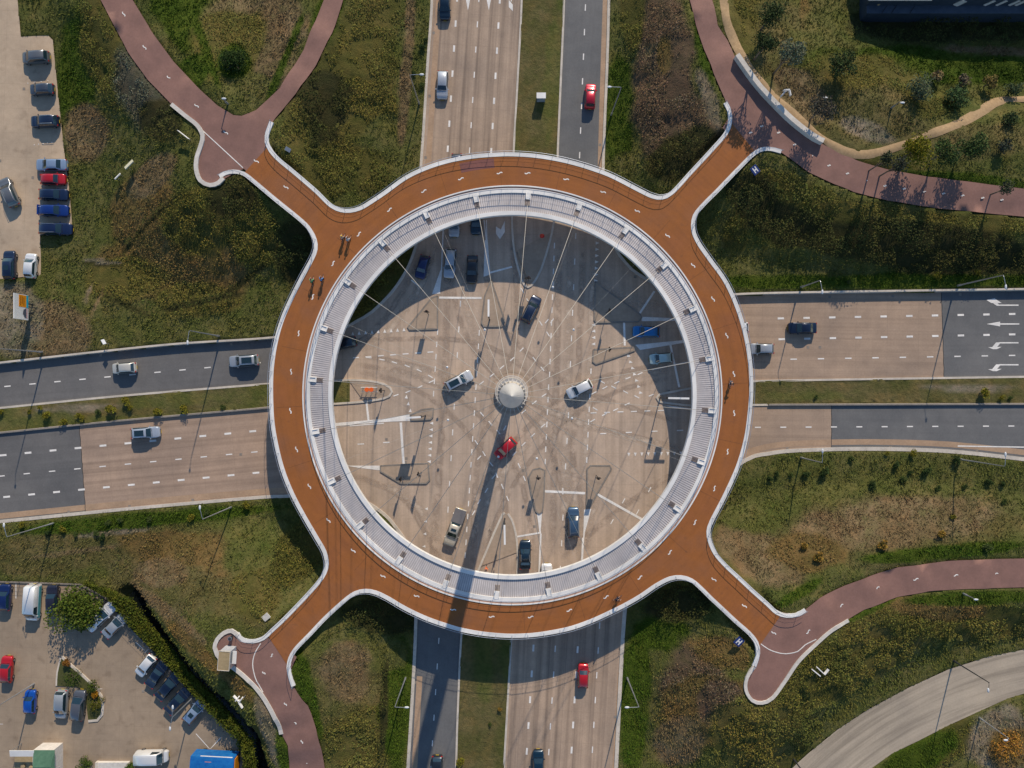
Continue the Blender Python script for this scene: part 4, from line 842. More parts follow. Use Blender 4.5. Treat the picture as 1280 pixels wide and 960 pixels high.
    pane(A, B_, 5, 9, .10, .93, 'windscreen')
    if ty != 'van': pane(D_, C_, 5, 9, .14, .90, 'rear_window')
    # side glass: between belt (3) and roof shoulder (4)
    for s0 in (1, -1):
        x0 = A[0] * .55 + B_[0] * .45; x1 = D_[0] * .35 + C_[0] * .65
        if ty == 'van': x1 = B_[0] - 1.0
        yb, yt = hw * .965, wr * 1.03; zb, zt2 = bt + .03, Hh - .13
        yb2 = yb + (yt - yb) * .06; yt2 = yb + (yt - yb) * .92
        v4 = [(x0, s0 * (yb2 + .015), zb), (x1, s0 * (yb2 + .015), zb), (C_[0] + .05 if ty != 'van' else x1, s0 * (yt2 + .015), zt2), (B_[0] - .06, s0 * (yt2 + .015), zt2)]
        MB().add(v4, [(0, 1, 2, 3)]).build('side_window', M['glass'], root)
    for fx in (X(.17 if ty != 'van' else .15), X(.80)):
        for s0 in (1, -1):
            wb = MB().cyl((fx, s0 * (hw - .10), .31), .31, .2, 'Y', 14).build('wheel', M['rubber'], root)
            MB().cyl((fx, s0 * (hw + .006), .31), .19, .02, 'Y', 10).build('rim', M['rim'], wb)
    nz = q['nose']
    for s0 in (1, -1):
        MB().add([(X(.008), s0 * hw * .50, nz * .84), (X(.012), s0 * hw * .78, nz * .84), (X(.075), s0 * hw * .90, nz * .94 + .09), (X(.055), s0 * hw * .62, nz + .085)], [(0, 1, 2, 3)]).build('headlight', M['lampw'], root)
        MB().box((X(.985), s0 * hw * .80, q['tail'] * .86), (.09, .26, .17), s0 * -.25).build('tail_light', M['lampr'], root)
        MB().box((X(s[0] + .05), s0 * (hw + .07), bt + .03), (.12, .2, .13)).build('door_mirror', body, root)
    zr = Hh + .035
    MB().box((X(.004) + .005, 0, q['nose'] * .55), (.05, W * .5, .16)).build('grille', M['black'], root)
    for x_, z_ in ((X(0) + .02, q['nose'] * .38), (X(1.0) - .02, q['tail'] * .5)): MB().box((x_, 0, z_), (.03, .52, .11)).build('number_plate', PLATE, root)
    for s0 in (1, -1): MB().box((X(s[0]) + .01, s0 * hw * .34, q['hood'] + .045), (.03, hw * .5, .02), s0 * -.12).build('wiper', M['black'], root)
    for f_ in ((s[0] + .02, ),): MB().box((X(s[0] - .012), 0, q['hood'] + .048), (.045, W * .74, .012)).build('bonnet_gap', M['black'], root)
    if 'sunroof' in extras: MB().box(((B_[0] + C_[0]) / 2 + .15, 0, zr + .006), (abs(B_[0] - C_[0]) * .34, wr * 1.15, .02)).build('sunroof', M['glass'], root)
    if 'panorama' in extras: MB().box(((B_[0] + C_[0]) / 2 , 0, zr + .004), (abs(B_[0] - C_[0]) * .72, wr * 1.35, .02)).build('panoramic_roof', M['glass'], root)
    if 'rails' in extras:
        for s0 in (1, -1): MB().tube([(B_[0] - .1, s0 * wr * .93, zr + .02), (B_[0] - .3, s0 * wr * .95, zr + .07), (C_[0] + .3, s0 * wr * .95, zr + .07), (C_[0] + .1, s0 * wr * .93, zr + .0)], .03, 5).build('roof_rail', M['steel'], root)
    if 'spoiler' in extras: MB().box((X(.955), 0, q['tail'] + .28), (.32, W * .86, .05)).box((X(.955), .5, q['tail'] + .13), (.12, .05, .3)).box((X(.955), -.5, q['tail'] + .13), (.12, .05, .3)).build('rear_spoiler', body, root)
    if 'bed' in extras:
        MB().box((X(.81), 0, bt + .10), (pL * .36, W * .93, .12)).build('bed_cover', speck_mat('grey_tarpaulin', (.16, .15, .15), (.2, .19, .19), 2), root)
    if 'open' in extras:
        MB().box((X(.62), 0, bt + .14), (pL * .16, wr * 1.5, .2)).build('folded_hood', M['black'], root)
    if 'side' in extras: 
        for s0 in (1, -1): MB().box((X(.52), s0 * (hw + .005), .72), (pL * .86, .03, .55)).build('coloured_side_panel', paint('turquoise_paint', (.02, .35, .42)), root)
    return root
PLATE = mat('yellow_plate', (.6, .42, .03), .5)
GR = 'cars and vans on the roads'; GP = 'cars parked in the top left car park'; GB = 'cars and vans parked in the bottom left car park'
K = dict(navy=(.008,.018,.045), black=(.008,.010,.014), blk2=(.015,.022,.032), grey=(.14,.15,.16), silver=(.36,.39,.42), sil2=(.48,.50,.52), bsil=(.22,.28,.35), white=(.78,.78,.76), red=(.50,.012,.02), blue=(.008,.05,.27), bblue=(.005,.16,.42), dblue=(.006,.02,.10), beige=(.48,.43,.34), lblue=(.25,.34,.47), mint=(.45,.58,.56), dteal=(.006,.03,.045), steel=(.05,.10,.17))
car(44.5,71.5,-1,.06,34,'mpv',K['grey'],'grey people carrier parked at the top of the pale car park',GP)
car(52,111.5,-1,.04,30,'small',(.06,.075,.10),'small slate blue hatchback parked second from the top of the pale car park',GP)
car(55.5,151.5,-1,.03,35,'estate',(.012,.025,.06),'dark blue estate parked alone above the pale blue saloon',GP,extras=('rails',))
car(64,206,-1,0,39,'sedan',K['lblue'],'pale grey blue saloon parked above the red hatchback',GP)
car(66,224,1,0,31,'small',K['red'],'small red hatchback parked between the pale saloon and a navy car',GP)
car(66.5,243,1,.02,36,'hatch',(.008,.02,.06),'navy hatchback parked directly below the small red car',GP)
car(66.5,263,1,.02,37,'hatch',(.006,.035,.20),'mid blue car with a rear spoiler in the pale car park',GP,extras=('spoiler',))
car(69,286,1,.02,41,'estate',(.008,.02,.07),'long dark blue estate at the bottom end of the parked row',GP,extras=('rails',))
car(11,240,-.45,-1,38,'estate',K['grey'],'grey estate with red tail lights driving slantwise across the pale car park',GP,extras=('rails',))
car(11.5,331,0,-1,36,'estate',(.02,.03,.055),'navy estate parked at the bottom edge beside the white hatchback',GP,extras=('sunroof',))
car(38,332,.06,-1,31,'hatch',K['white'],'white hatchback parked at the bottom corner of the pale car park',GP)
car(155,460,-1,.07,30,'small',(.60,.57,.50),'cream white hatchback driving left on the upper left carriageway',GR)
car(304.5,451,-1,.07,37,'estate',K['silver'],'silver estate with a dark glass roof near the ring on the upper left carriageway',GR,extras=('panorama',))
car(181.5,541,1,-.07,36,'hatch',(.40,.45,.52),'pale blue hatchback with a dark glass roof on the lower left carriageway',GR,extras=('panorama',))
car(556,7,0,1,34,'hatch',(.008,.025,.045),'dark teal car cut by the top edge of the picture',GR)
car(553,106,-.03,1,35,'estate',K['sil2'],'silver estate driving down the top carriageway',GR)
car(571,209,0,1,34,'hatch',K['navy'],'dark blue car half hidden beneath the top of the ring',GR)
car(567.5,279,0,1,34,'hatch',(.45,.47,.48),'pale grey car emerging from beneath the ring at the queue of the top arm',GR)
car(595,276,0,1,34,'hatch',(.006,.03,.055),'dark petrol blue car emerging beneath the ring beside the pale grey one',GR)
car(528,333.5,-.28,1,30,'hatch',K['dblue'],'deep blue hatchback turning right in the ring shadow',GR)
car(562.5,329,-.08,1,37,'estate',(.40,.44,.48),'silver grey estate waiting at the upper stop line beside the black saloon',GR,extras=('rails',))
car(590,336.5,-.04,1,35,'sedan',K['black'],'black saloon waiting at the upper stop line',GR)
car(738,120,.05,-1,31,'hatch',(.52,.012,.03),'crimson hatchback driving up the top right carriageway',GR)
car(1003,410,-1,0,35,'sedan',(.006,.015,.04),'dark navy saloon on the upper right carriageway',GR)
car(952,436,-1,0,31,'hatch',K['silver'],'silver hatchback entering under the right side of the ring',GR)
car(919,409.5,-1,0,34,'hatch',K['white'],'white car almost hidden under the right side of the ring',GR)
car(429,429.5,-1,.22,33,'hatch',K['dteal'],'black teal car leaving under the left side of the ring',GR)
car(664,386.5,.5,-1,36,'estate',(.012,.03,.06),'navy estate crossing above the pylon with a bright windscreen',GR,extras=('rails',))
car(808,414.5,-1,-.02,34,'hatch',K['bblue'],'bright azure hatchback waiting in the ring shadow on the right',GR)
car(826.5,448,-1,.10,29,'small',K['mint'],'small pale mint hatchback below the bright azure car',GR)
car(573.5,476,1,-.52,37,'estate',(.55,.56,.57),'pale silver estate turning left of the pylon',GR,extras=('panorama',))
car(724.5,486,-1,.50,34,'hatch',K['white'],'white hatchback with red tail lights turning right of the pylon',GR)
car(632,560.5,-.72,.70,31,'small',K['red'],'small red car crossing the shadow of the pylon',GR)
car(568.5,659,-.36,1,49,'pickup',K['beige'],'beige pickup with a grey bed cover in the lower left of the junction',GR,extras=('bed','sunroof'),met=.1)
car(717,653,-.02,-1,38,'estate',K['steel'],'steel blue estate waiting in the lower right of the junction',GR,extras=('rails',))
car(656.5,693.5,0,-1,36,'sedan',(.008,.022,.05),'midnight blue saloon waiting at the lower stop line',GR,extras=('rails',))
car(683.5,722,0,-1,35,'hatch',K['white'],'white car whose nose shows from under the bottom of the ring',GR)
car(729,845,.02,-1,30,'small',K['red'],'small red hatchback on the bottom carriageway by the ring shadow',GR)
car(673,955,-.02,-1,34,'hatch',(.01,.03,.06),'dark blue car at the bottom edge on the four lane carriageway',GR)
car(546.5,962,0,1,34,'hatch',K['blk2'],'black car at the bottom edge on the narrow asphalt carriageway',GR)
car(5.5,747,.03,-1,33,'hatch',K['dblue'],'deep blue car at the left edge of the lower car park',GB)
car(41.5,753,-.06,1,46,'van',K['white'],'white van with turquoise sides parked by the fence',GB,extras=('side',),name='van',cat='van',met=.0)
car(65.5,750,-.03,-1,37,'estate',(.02,.02,.035),'black estate parked between the white van and the tree',GB)
car(126,771,.72,-.70,44,'sedan',(.74,.76,.78),'white coupe parked under the leafy tree',GB)
car(144.5,781,.75,-.75,38,'sedan',K['silver'],'silver saloon parked beside the white coupe',GB)
car(8,837,.05,-1,33,'hatch',K['red'],'red hatchback at the left edge of the lower car park',GB)
car(37.5,877.5,.03,-1,29,'small',(.005,.08,.40),'small bright blue car in the lower car park',GB)
car(76.5,880.5,-.05,1,36,'mpv',(.33,.36,.38),'silver people carrier parked beside the planted island',GB)
car(98,882,.12,-1,38,'mpv',(.10,.11,.13),'dark grey people carrier parked against the planted island',GB)
car(182,832,-.62,.75,31,'hatch',K['white'],'white hatchback at the top of the slanted row by the hedge',GB,extras=())
car(196,843,.6,-.85,36,'cabrio',(.01,.02,.04),'dark open topped car beside the slanted white hatchback',GB,extras=('open',))
car(210.5,857.5,.68,-.78,40,'sedan',(.006,.014,.035),'navy black saloon in the middle of the slanted row',GB)
car(222,876,.70,-.74,38,'sedan',(.005,.012,.045),'midnight saloon under the double headed lamp',GB)
car(243.5,889,.66,-.76,36,'hatch',K['lblue'],'powder blue hatchback with sunroof at the lower end of the slanted row',GB,extras=('sunroof',))
car(190,945.5,1,-.02,40,'van',K['white'],'white panel van parked sideways at the bottom edge of the car park',GB,name='van',cat='van',met=0.)
car(66.5,964,.1,-1,32,'small',K['white'],'small white car cut by the bottom edge beside the green roof',GB)
# ------------------------------------------------------------------ street lamps
def lamp(px, py, arm_px, h, label, group, m='steel', arm_l=1.45, heads=None, ground=True):
    p = GT(px, py) if ground else P(px, py); z0 = p.z
    root = empty('street_lamp', p); tag(root, label, 'street lamp', group)
    MB().lathe((0, 0, 0), [(.16, -.3), (.16, .8), (.11, .9), (.085, h * .6), (.06, h)], 10).build('pole', M[m], root, True)
    for hx, hy in (heads or [arm_px]):
        l = math.hypot(hx, hy) or 1; d = Vector((hx / l, -hy / l, 0)); e = d * arm_l + Vector((0, 0, h + .12))
        MB().tube([(0, 0, h - .1), d * .25 + Vector((0, 0, h + .02)), e], .04, 6).build('arm', M[m], root)
        a_ = math.atan2(d.y, d.x); hb = MB(); hb.ball((e.x + d.x * .3, e.y + d.y * .3, e.z - .02), .38, 10, (1, .42 + .58 * abs(d.y) * 0, .28)) if abs(d.x) > .7 else hb.ball((e.x + d.x * .3, e.y + d.y * .3, e.z - .02), .38, 10, (.42, 1, .28))
        hb.build('lamp_head', M['lampglass'], root, True)
    return root
GL = 'tall street lamps along the carriageways'; HL = 10.2
lamp(524,130,(1,0),HL,'street lamp on the grass left of the top carriageway',GL)
lamp(764,144,(-1,0),HL,'street lamp on the grass right of the top carriageway',GL)
lamp(1001,359,(.15,1),6.9,'street lamp above the upper right carriageway nearest the ring',GL)
lamp(1197,357,(.15,1),HL,'street lamp above the turning arrows on the right',GL)
lamp(1001,572,(0,-1),7.6,'street lamp below the lower right carriageway nearest the ring',GL)
lamp(1199,574,(0,-1),HL,'street lamp below the lower right carriageway near the picture edge',GL)
lamp(274,420,(-.1,1),HL,'street lamp above the upper left carriageway nearest the ring',GL)
lamp(53,440,(0,1),HL,'street lamp above the upper left carriageway near the billboard',GL)
lamp(289,634,(-.2,-1),HL,'street lamp below the lower left carriageway nearest the ring',GL)
lamp(67,654,(-.2,-1),HL,'street lamp below the lower left carriageway near the picture edge',GL)
lamp(507,847,(1,0),HL,'street lamp left of the bottom asphalt carriageway',GL)
lamp(784,847,(-1,0),HL,'street lamp right of the four lane bottom carriageway',GL)
lamp(1192,826,(-.2,1),8.2,'dark street lamp leaning over the curved slip road',GL,m='dsteel',arm_l=.8)
lamp(992,949,(.7,.7),8.2,'dark street lamp at the lower end of the curved slip road',GL,m='dsteel',arm_l=.5)
lamp(1224,897,(-.3,.1),6.6,'slim lamp in the dry grass below the slip road',GL,arm_l=.3)
lamp(242,871,None,7.0,'double headed lamp by the hedge of the lower car park','car park lamps',heads=[(.1,-1),(-.15,1)],arm_l=1.3)
lamp(42,855,None,8.5,'tall lamp in the middle of the lower car park leaning off the left edge','car park lamps',heads=[(.1,1),(-.1,-1)],arm_l=1.3)
GQ = 'short path lamps'
for x, y, l_ in ((1204,742,'short path lamp on the verge below the right hand cycle path'), (1114,135,'short path lamp in the scrub above the sandy dirt path'), (1020,129,'short path lamp beside the high wall at the top right landing'), (1270,110,'short path lamp at the right edge above the sandy dirt path'), (285,130,'short path lamp at the fork of the top left cycle path')):
    lamp(x, y, None, 2.3, l_, GQ, heads=[(.02, .01)], arm_l=.12)
# ------------------------------------------------------------------ traffic signals
def signal(px, py, rz, label, h=2.9, board=True):
    p = P(px, py); root = empty('traffic_signal', (p.x, p.y, .12), rz); tag(root, label, 'traffic signal', 'traffic signals on posts')
    MB().cyl((0, 0, h / 2), .055, h, n=8).build('post', M['dsteel'], root)
    if board: MB().box((.06, 0, h - .1), (.05, .75, 1.35)).build('backboard', M['black'], root)
    MB().box((.18, 0, h - .1), (.22, .32, .95)).build('signal_head', M['black'], root)
    for k, mm in enumerate(('lampr', 'orange', 'green')): MB().cyl((.30, 0, h + .2 - .3 * k), .1, .03, 'X', 10).build('lens', M[mm], root)
    return root
for a_ in ((536,393,R(90),'signal on the wedge island by the upper stop line'), (758,391,R(0),'signal on the large triangular island in the ring shadow'), (758,438,R(0),'signal on the tapered island on the right'),
           (505,596,R(180),'left signal on the trapezoid island'), (527,590,R(200),'right signal on the trapezoid island'), (481,488,R(180),'signal at the tip of the left median'),
           (672,594,R(-90),'signal on the capsule island by the lower stop line'), (745,594,R(-90),'signal on the pointed island by the lower right stop line'), (660,352,R(90),'signal at the tip of the top median')): signal(a_[0], a_[1], a_[2], 'dark ' + a_[3])
def mast(px, py, ax, ay, L, label, h=5.6, panel=1.6, am='white'):
    p = P(px, py); root = empty('signal_mast', (p.x, p.y, .1)); tag(root, label, 'signal mast', 'tall masts with a white arm')
    MB().lathe((0, 0, 0), [(.12, 0), (.12, .6), (.08, .7), (.07, h)], 10).build('mast_post', M['dsteel'], root)
    d = Vector((ax, -ay, 0)).normalized(); MB().box(tuple(d * L / 2 + Vector((0, 0, h))), (L, .28, .2), math.atan2(d.y, d.x)).build('arm', M[am], root)
    MB().box(tuple(d * (L * .55) + Vector((0, 0, h - .75))), (panel, .1, 1.1), math.atan2(d.y, d.x)).build('sign_panel', M['blue'], root)
    b = MB().box(tuple(d * .25 + Vector((0, 0, h - 1.6))), (.25, .34, .95)); b.build('signal_head', M['black'], root)
    return root
mast(825,497,1,.02,3.2,'mast at the tip of the right median with a long white arm',5.6,1.0)
mast(532,519.5,-1,.06,2.3,'mast on the slim island by the left stop line with a white arm')
mast(631,648,.02,1,3.0,'mast at the tip of the bottom median with a white arm',5.2,1.0)
mast(612,400,0,-1,2.6,'mast on the narrow island with a white arm pointing up',5.0,.9)
mast(657,354,-.38,-1,4.2,'mast at the tip of the top median with a slanted dark arm',5.4,.8,'dsteel')
for k, (x, y, l_) in enumerate([(559,459,'left of the pylon above the silver estate'),(560,525,'left of the pylon by the slim island'),(623,571,'just left of the small red car'),(671,573,'below the pylon toward the lower stop line'),(715,523,'right of the pylon below the white hatchback'),(717,412,'above right of the pylon'),(691,359,'under the cable at the ring shadow edge'),(606,412,'below the narrow island at the top')]):
    p = P(x, y, 4.6); root = empty('hanging_lamp', p); tag(root, 'small round lamp hanging ' + l_, 'hanging lamp', 'round lamps hung above the junction')
    MB().ball((0, 0, 0), .2, 10, (1, 1, .7)).build('lamp_shade', M['lampglass'], root, True)
    d = Vector((p.x - RC.x, p.y - RC.y, 0)); e = RC + d.normalized() * 27.5 - p; e.z = .2
    MB().tube([(0, 0, .14), e * .5 + Vector((0, 0, -.15)), e], .009, 4).build('span_wire', M['cable'], root)
# barriers on the left median: two orange discs on a white rack
p = P(463, 487); rt = empty('barrier_rack', (p.x, p.y, .12)); tag(rt, 'white barrier rack with two orange plates on the left median', 'barrier')
MB().tube([(-1.3, .35, .9), (1.3, .35, .9)], .05, 6).tube([(-1.3, -.35, .5), (1.3, -.35, .5)], .03, 6).build('rail', M['white'], rt)
b = MB()
for x in (-1.1, -.4, .4, 1.1): b.tube([(x, .35, .9), (x, .35, 0)], .03, 5).tube([(x, .35, .88), (x, -.45, .04)], .025, 5)
b.build('frame', M['steel'], rt)
for x in (-.36, .36): MB().cyl((x, 0, .95), .36, .08, n=14).build('plate', M['orange'], rt)
# small round red post and the orange clad worker at the bottom island
p = P(677, 297); rt = empty('keep_side_post', (p.x, p.y, .1)); tag(rt, 'short post with a round red sign disc on the top median', 'road sign'); MB().cyl((0, 0, .5), .05, 1.0, n=8).build('post', M['steel'], rt); MB().tube([(.0, .1, 1.2), (.05, -.1, 1.0)], .36, 16).build('sign_disc', mat('red_sign', (.5, .01, .01), .4), rt)
# ------------------------------------------------------------------ people and bicycles
def skinmesh(name, pts, edges, rad, m, parent=None, lv=1, root=0):
    me = bpy.data.meshes.new(name); me.from_pydata(pts, edges, []); me.materials.append(m); o = bpy.data.objects.new(name, me); C.objects.link(o); o.parent = parent
    md = o.modifiers.new('skin', 'SKIN'); md.use_smooth_shade = True
    for i_, sv in enumerate(me.skin_vertices[0].data): r_ = rad[i_]; sv.radius = (r_, r_) if not isinstance(r_, tuple) else r_; sv.use_root = (i_ == root)
    ss = o.modifiers.new('sub', 'SUBSURF'); ss.levels = lv; ss.render_levels = lv
    return o
def person(loc, rz, label, shirt, trousers, hair, riding=True, cat='person', group=None, cap=None):
    if riding:
        J = dict(hip=(-.22,0,.96), waist=(-.16,0,1.12), chest=(0,0,1.34), neck=(.07,0,1.48), jaw=(.11,0,1.56), head=(.12,0,1.66),
                 sl=(.02,.19,1.40), el=(.20,.28,1.18), hl=(.42,.24,1.05), kl=(.18,.12,.80), al=(.02,.13,.42), tl=(.18,.13,.38), kr=(.20,-.12,.66), ar=(.06,-.13,.26), tr=(.22,-.13,.22))
    else:
        J = dict(hip=(0,0,.93), waist=(0,0,1.08), chest=(.01,0,1.32), neck=(.02,0,1.47), jaw=(.04,0,1.55), head=(.04,0,1.65),
                 sl=(0,.2,1.40), el=(-.03,.26,1.12), hl=(.10,.26,.90), kl=(.14,.10,.50), al=(.10,.10,.09), tl=(.28,.10,.05), kr=(-.02,-.10,.50), ar=(-.22,-.10,.10), tr=(-.08,-.10,.05))
    mir = lambda v: (v[0], -v[1], v[2])
    names = ['hip','waist','chest','neck','jaw','head','sl','el','hl','sr','er','hr','pl','kl','al','tl','pr','kr','ar','tr','nose','ft1','ft2','ft3','th','gt1','gt2','gt3','gh']
    hip = J['hip']; h_ = J['hl']; g_ = mir(h_)
    pos = {**J, 'sr': mir(J['sl']), 'er': mir(J['el']), 'hr': mir(J['hl']), 'pl': (hip[0], .09, hip[2] - .05), 'pr': (hip[0], -.09, hip[2] - .05), 'nose': (J['head'][0] + .12, 0, J['head'][2] - .02)}
    for pre, b_, s_ in (('ft', h_, 1), ('gt', g_, -1)):
        for q in range(3): pos['%s%d' % (pre, q + 1)] = (b_[0] + .09, b_[1] + s_ * .025 * (q - 1), b_[2] - .02 - .005 * q)
    pos['th'] = (h_[0] + .04, h_[1] - .05, h_[2] - .01); pos['gh'] = (g_[0] + .04, g_[1] + .05, g_[2] - .01)
    E = [('hip','waist'),('waist','chest'),('chest','neck'),('neck','jaw'),('jaw','head'),('head','nose'),('chest','sl'),('sl','el'),('el','hl'),('chest','sr'),('sr','er'),('er','hr'),('hip','pl'),('pl','kl'),('kl','al'),('al','tl'),('hip','pr'),('pr','kr'),('kr','ar'),('ar','tr'),
         ('hl','ft1'),('hl','ft2'),('hl','ft3'),('hl','th'),('hr','gt1'),('hr','gt2'),('hr','gt3'),('hr','gh')]
    rd = dict(hip=.12,waist=.11,chest=.13,neck=.055,jaw=.075,head=.105,sl=.06,el=.042,hl=.032,sr=.06,er=.042,hr=.032,pl=.085,kl=.06,al=.038,tl=.035,pr=.085,kr=.06,ar=.038,tr=.035,nose=.018,ft1=.01,ft2=.01,ft3=.01,th=.011,gt1=.01,gt2=.01,gt3=.01,gh=.011)
    ix = {k: i_ for i_, k in enumerate(names)}
    o = skinmesh('person', [pos[k] for k in names], [(ix[a_], ix[b_]) for a_, b_ in E], [rd[k] for k in names], M['skin'])
    o.location = loc; o.rotation_euler = (0, 0, rz); tag(o, label, cat, group)
    sn = ['hip','waist','chest','sl','el','sr','er']; si = {k: i_ for i_, k in enumerate(sn)}
    skinmesh('shirt', [pos[k] for k in sn], [(si[a_], si[b_]) for a_, b_ in (('hip','waist'),('waist','chest'),('chest','sl'),('sl','el'),('chest','sr'),('sr','er'))], [rd[k] + .022 for k in sn], shirt, o)
    tn = ['hip','pl','kl','al','pr','kr','ar']; ti = {k: i_ for i_, k in enumerate(tn)}
    skinmesh('trousers', [pos[k] for k in tn], [(ti[a_], ti[b_]) for a_, b_ in (('hip','pl'),('pl','kl'),('kl','al'),('hip','pr'),('pr','kr'),('kr','ar'))], [rd[k] + .02 for k in tn], trousers, o)
    MB().ball((J['head'][0] - .02, 0, J['head'][2] + .035), .125, 12, (1.05, .9, .85)).build('hair' if cap is None else 'cap', hair if cap is None else cap, o, True)
    sh = MB()
    for k in ('tl', 'tr'): sh.box((pos[k][0] - .04, pos[k][1], pos[k][2] - .0), (.27, .1, .09))
    sh.build('shoes', M['black'], o)
    return o
bike_proto = None
def bicycle(loc, rz, label):
    global bike_proto
    if bike_proto is None:
        root = empty('bicycle')
        for x in (-.52, .52):
            pts = [(x + .33 * math.cos(t_), 0, .345 + .33 * math.sin(t_)) for t_ in np.linspace(0, 2 * math.pi, 25)]
            wb = MB().tube(pts, .018, 5, False).build('wheel', M['rubber'], root)
            sp = MB()
            for t_ in np.linspace(0, math.pi, 9)[:-1]: sp.tube([(x + .32 * math.cos(t_), 0, .345 + .32 * math.sin(t_)), (x - .32 * math.cos(t_), 0, .345 - .32 * math.sin(t_))], .003, 3)
            sp.build('spokes', M['steel'], wb)
        f = MB(); bb = (-.06, 0, .3); st = (-.22, 0, .82); hd = (.36, 0, .86)
        for a_, b_ in ((bb, st), (bb, hd), (st, hd), ((-.52, 0, .345), bb), ((-.52, 0, .345), st), (hd, (.52, 0, .345)), (hd, (.34, 0, 1.0))): f.tube([a_, b_], .018, 6)
        f.build('frame', M['dsteel'], root); MB().tube([(.42, .27, 1.02), (.34, .12, 1.04), (.34, -.12, 1.04), (.42, -.27, 1.02)], .016, 6).build('handlebar', M['steel'], root)
        MB().ball((-.24, 0, .86), .13, 10, (1, .6, .3)).build('saddle', M['black'], root); MB().cyl((-.06, 0, .3), .09, .03, 'Y', 12).tube([(-.06, .05, .3), (.05, .13, .36)], .012, 4).tube([(-.06, -.05, .3), (.08, -.13, .2)], .012, 4).build('crank', M['steel'], root)
        bike_proto = root; o = root
    else: o = copy_tree(bike_proto)
    o.location = loc; o.rotation_euler = (0, 0, rz); tag(o, label, 'bicycle', 'bicycles on the ring bridge'); return o
cl = lambda n_, c_: mat(n_, c_, .85)
dn = cl('dark_cloth', (.02, .025, .05)); bk = cl('black_cloth', (.015, .015, .02)); gyc = cl('grey_cloth', (.2, .2, .22)); blc = cl('blue_cloth', (.12, .3, .65)); gnc = cl('green_cloth', (.10, .42, .16)); yl = cl('yellow_helmet', (.85, .5, .02)); whc = cl('white_cloth', (.6, .6, .6)); tnc = cl('tan_cloth', (.5, .36, .24))
BK = [(428,297,.35,-1,tnc,dn,yl,'orange helmeted cyclist in tan top','with a yellow helmet, left of the pair by the top left ramp'), (435,299,.5,-1,whc,gyc,None,'cyclist in a white top right beside the helmeted rider','next to the helmeted rider by the top left ramp'),
      (390,351,.08,-1,gnc,bk,None,'cyclist in a green top riding close to the outer rim','close to the outer rim below the top left ramp'), (402,349,.15,-1,blc,bk,None,'cyclist in a blue top riding on the inner side of the green one','right of the green topped rider'),
      (914,479,.02,1,bk,gyc,None,'cyclist in dark clothes on the right side of the ring','alone on the right side of the ring'), (772,749,1,-.55,bk,dn,None,'cyclist in dark clothes on the lower right of the ring','alone on the lower right of the ring near the rim')]
for x, y, dx, dy, s_, t_, cp, l1, l2 in BK:
    p = P(x, y, DZ + 1); a_ = math.atan2(-dy, dx); loc = (p.x, p.y, DZ + .11)
    bicycle(loc, a_, 'dark bicycle ridden ' + l2); person(loc, a_, l1, s_, t_, M['hair'], cap=cp)
p = P(608, 711, 1); person((p.x, p.y, .12), R(70), 'worker in an orange suit standing on the bottom median', cl('orange_suit', (.8, .12, .01)), cl('orange_suit_legs', (.7, .11, .01)), M['hair'], riding=False)
# ------------------------------------------------------------------ kiosk, billboard, signs, cabinets
p = GT(288.5, 818); z0 = gz(p.x, p.y); rt = empty('kiosk', (p.x, p.y, z0), R(-4)); tag(rt, 'small cabin with a flat tan roof on the bottom left landing', 'kiosk')
MB().box((0, 0, 1.15), (1.6, 2.7, 2.5)).build('wall', speck_mat('cabin_wall', (.35, .36, .38), (.45, .46, .48), 2), rt)
rf = MB().box((0, 0, 2.46), (1.75, 2.9, .14)).build('roof', M['tan'], rt)
b = MB()
for s_ in (-1, 1): b.box((0, s_ * 1.43, 2.54), (1.78, .06, .08)); b.box((s_ * .86, 0, 2.54), (.06, 2.8, .08))
b.build('roof_edge', M['whited'], rf); MB().box((.83, .3, 1.5), (.06, 1.3, .9)).build('window', M['glass'], rt); MB().box((1.15, .2, 1.5), (.6, 1.9, .05)).build('counter_shelf', M['white'], rt); MB().box((.83, -.95, 1.1), (.06, .75, 2.0)).build('door', M['steel'], rt)
p = GT(290, 796); rt = empty('litter_bin', (p.x, p.y, gz(p.x, p.y))); tag(rt, 'dark litter bin above the tan roofed cabin', 'litter bin'); MB().lathe((0, 0, 0), [(.22, 0), (.28, .8), (.2, .95), (.0, 1.0)], 12).build('bin_body', M['dsteel'], rt); MB().cyl((0, 0, .84), .31, .07, n=12).build('bin_rim', M['steel'], rt)
# billboard: vertical panel facing the junction
p = P(46, 386); rt = empty('billboard', (p.x, p.y, 0)); tag(rt, 'tall billboard with an orange square standing on a grey slab by the car park', 'billboard')
MB().box((-.3, -.3, .12), (2.4, 2.3, .36)).build('base_slab', speck_mat('grey_slab', (.2, .2, .22), (.26, .26, .28), 2), rt)
MB().tube([(-.2, .6, .2), (-.2, .6, 4.9)], .11, 8).tube([(-.2, -.9, .2), (-.2, -.9, 4.9)], .11, 8).tube([(.4, .1, .3), (-.1, .1, 2.2)], .07, 6).build('support_post', M['dsteel'], rt)
pn = MB().box((0, -.1, 3.55), (.12, 3.9, 3.1)).build('panel', M['white'], rt)
oc = mat('orange_print', (.75, .27, .01), .5); tq = mat('turquoise_print', (.02, .38, .5), .5)
MB().box((.07, .82, 3.3), (.02, 1.85, 1.6)).build('orange_field', oc, pn); MB().box((.07, .82, 2.26), (.02, 1.95, .42)).build('turquoise_stripe', tq, pn)
b = MB(); b.box((.085, .85, 3.75), (.02, 1.3, .13)).box((.085, .95, 3.4), (.02, 1.1, .13)).box((.085, .8, 3.05), (.02, 1.2, .13)); b.build('print_lines', mat('brown_print', (.25, .08, .01), .6), pn)
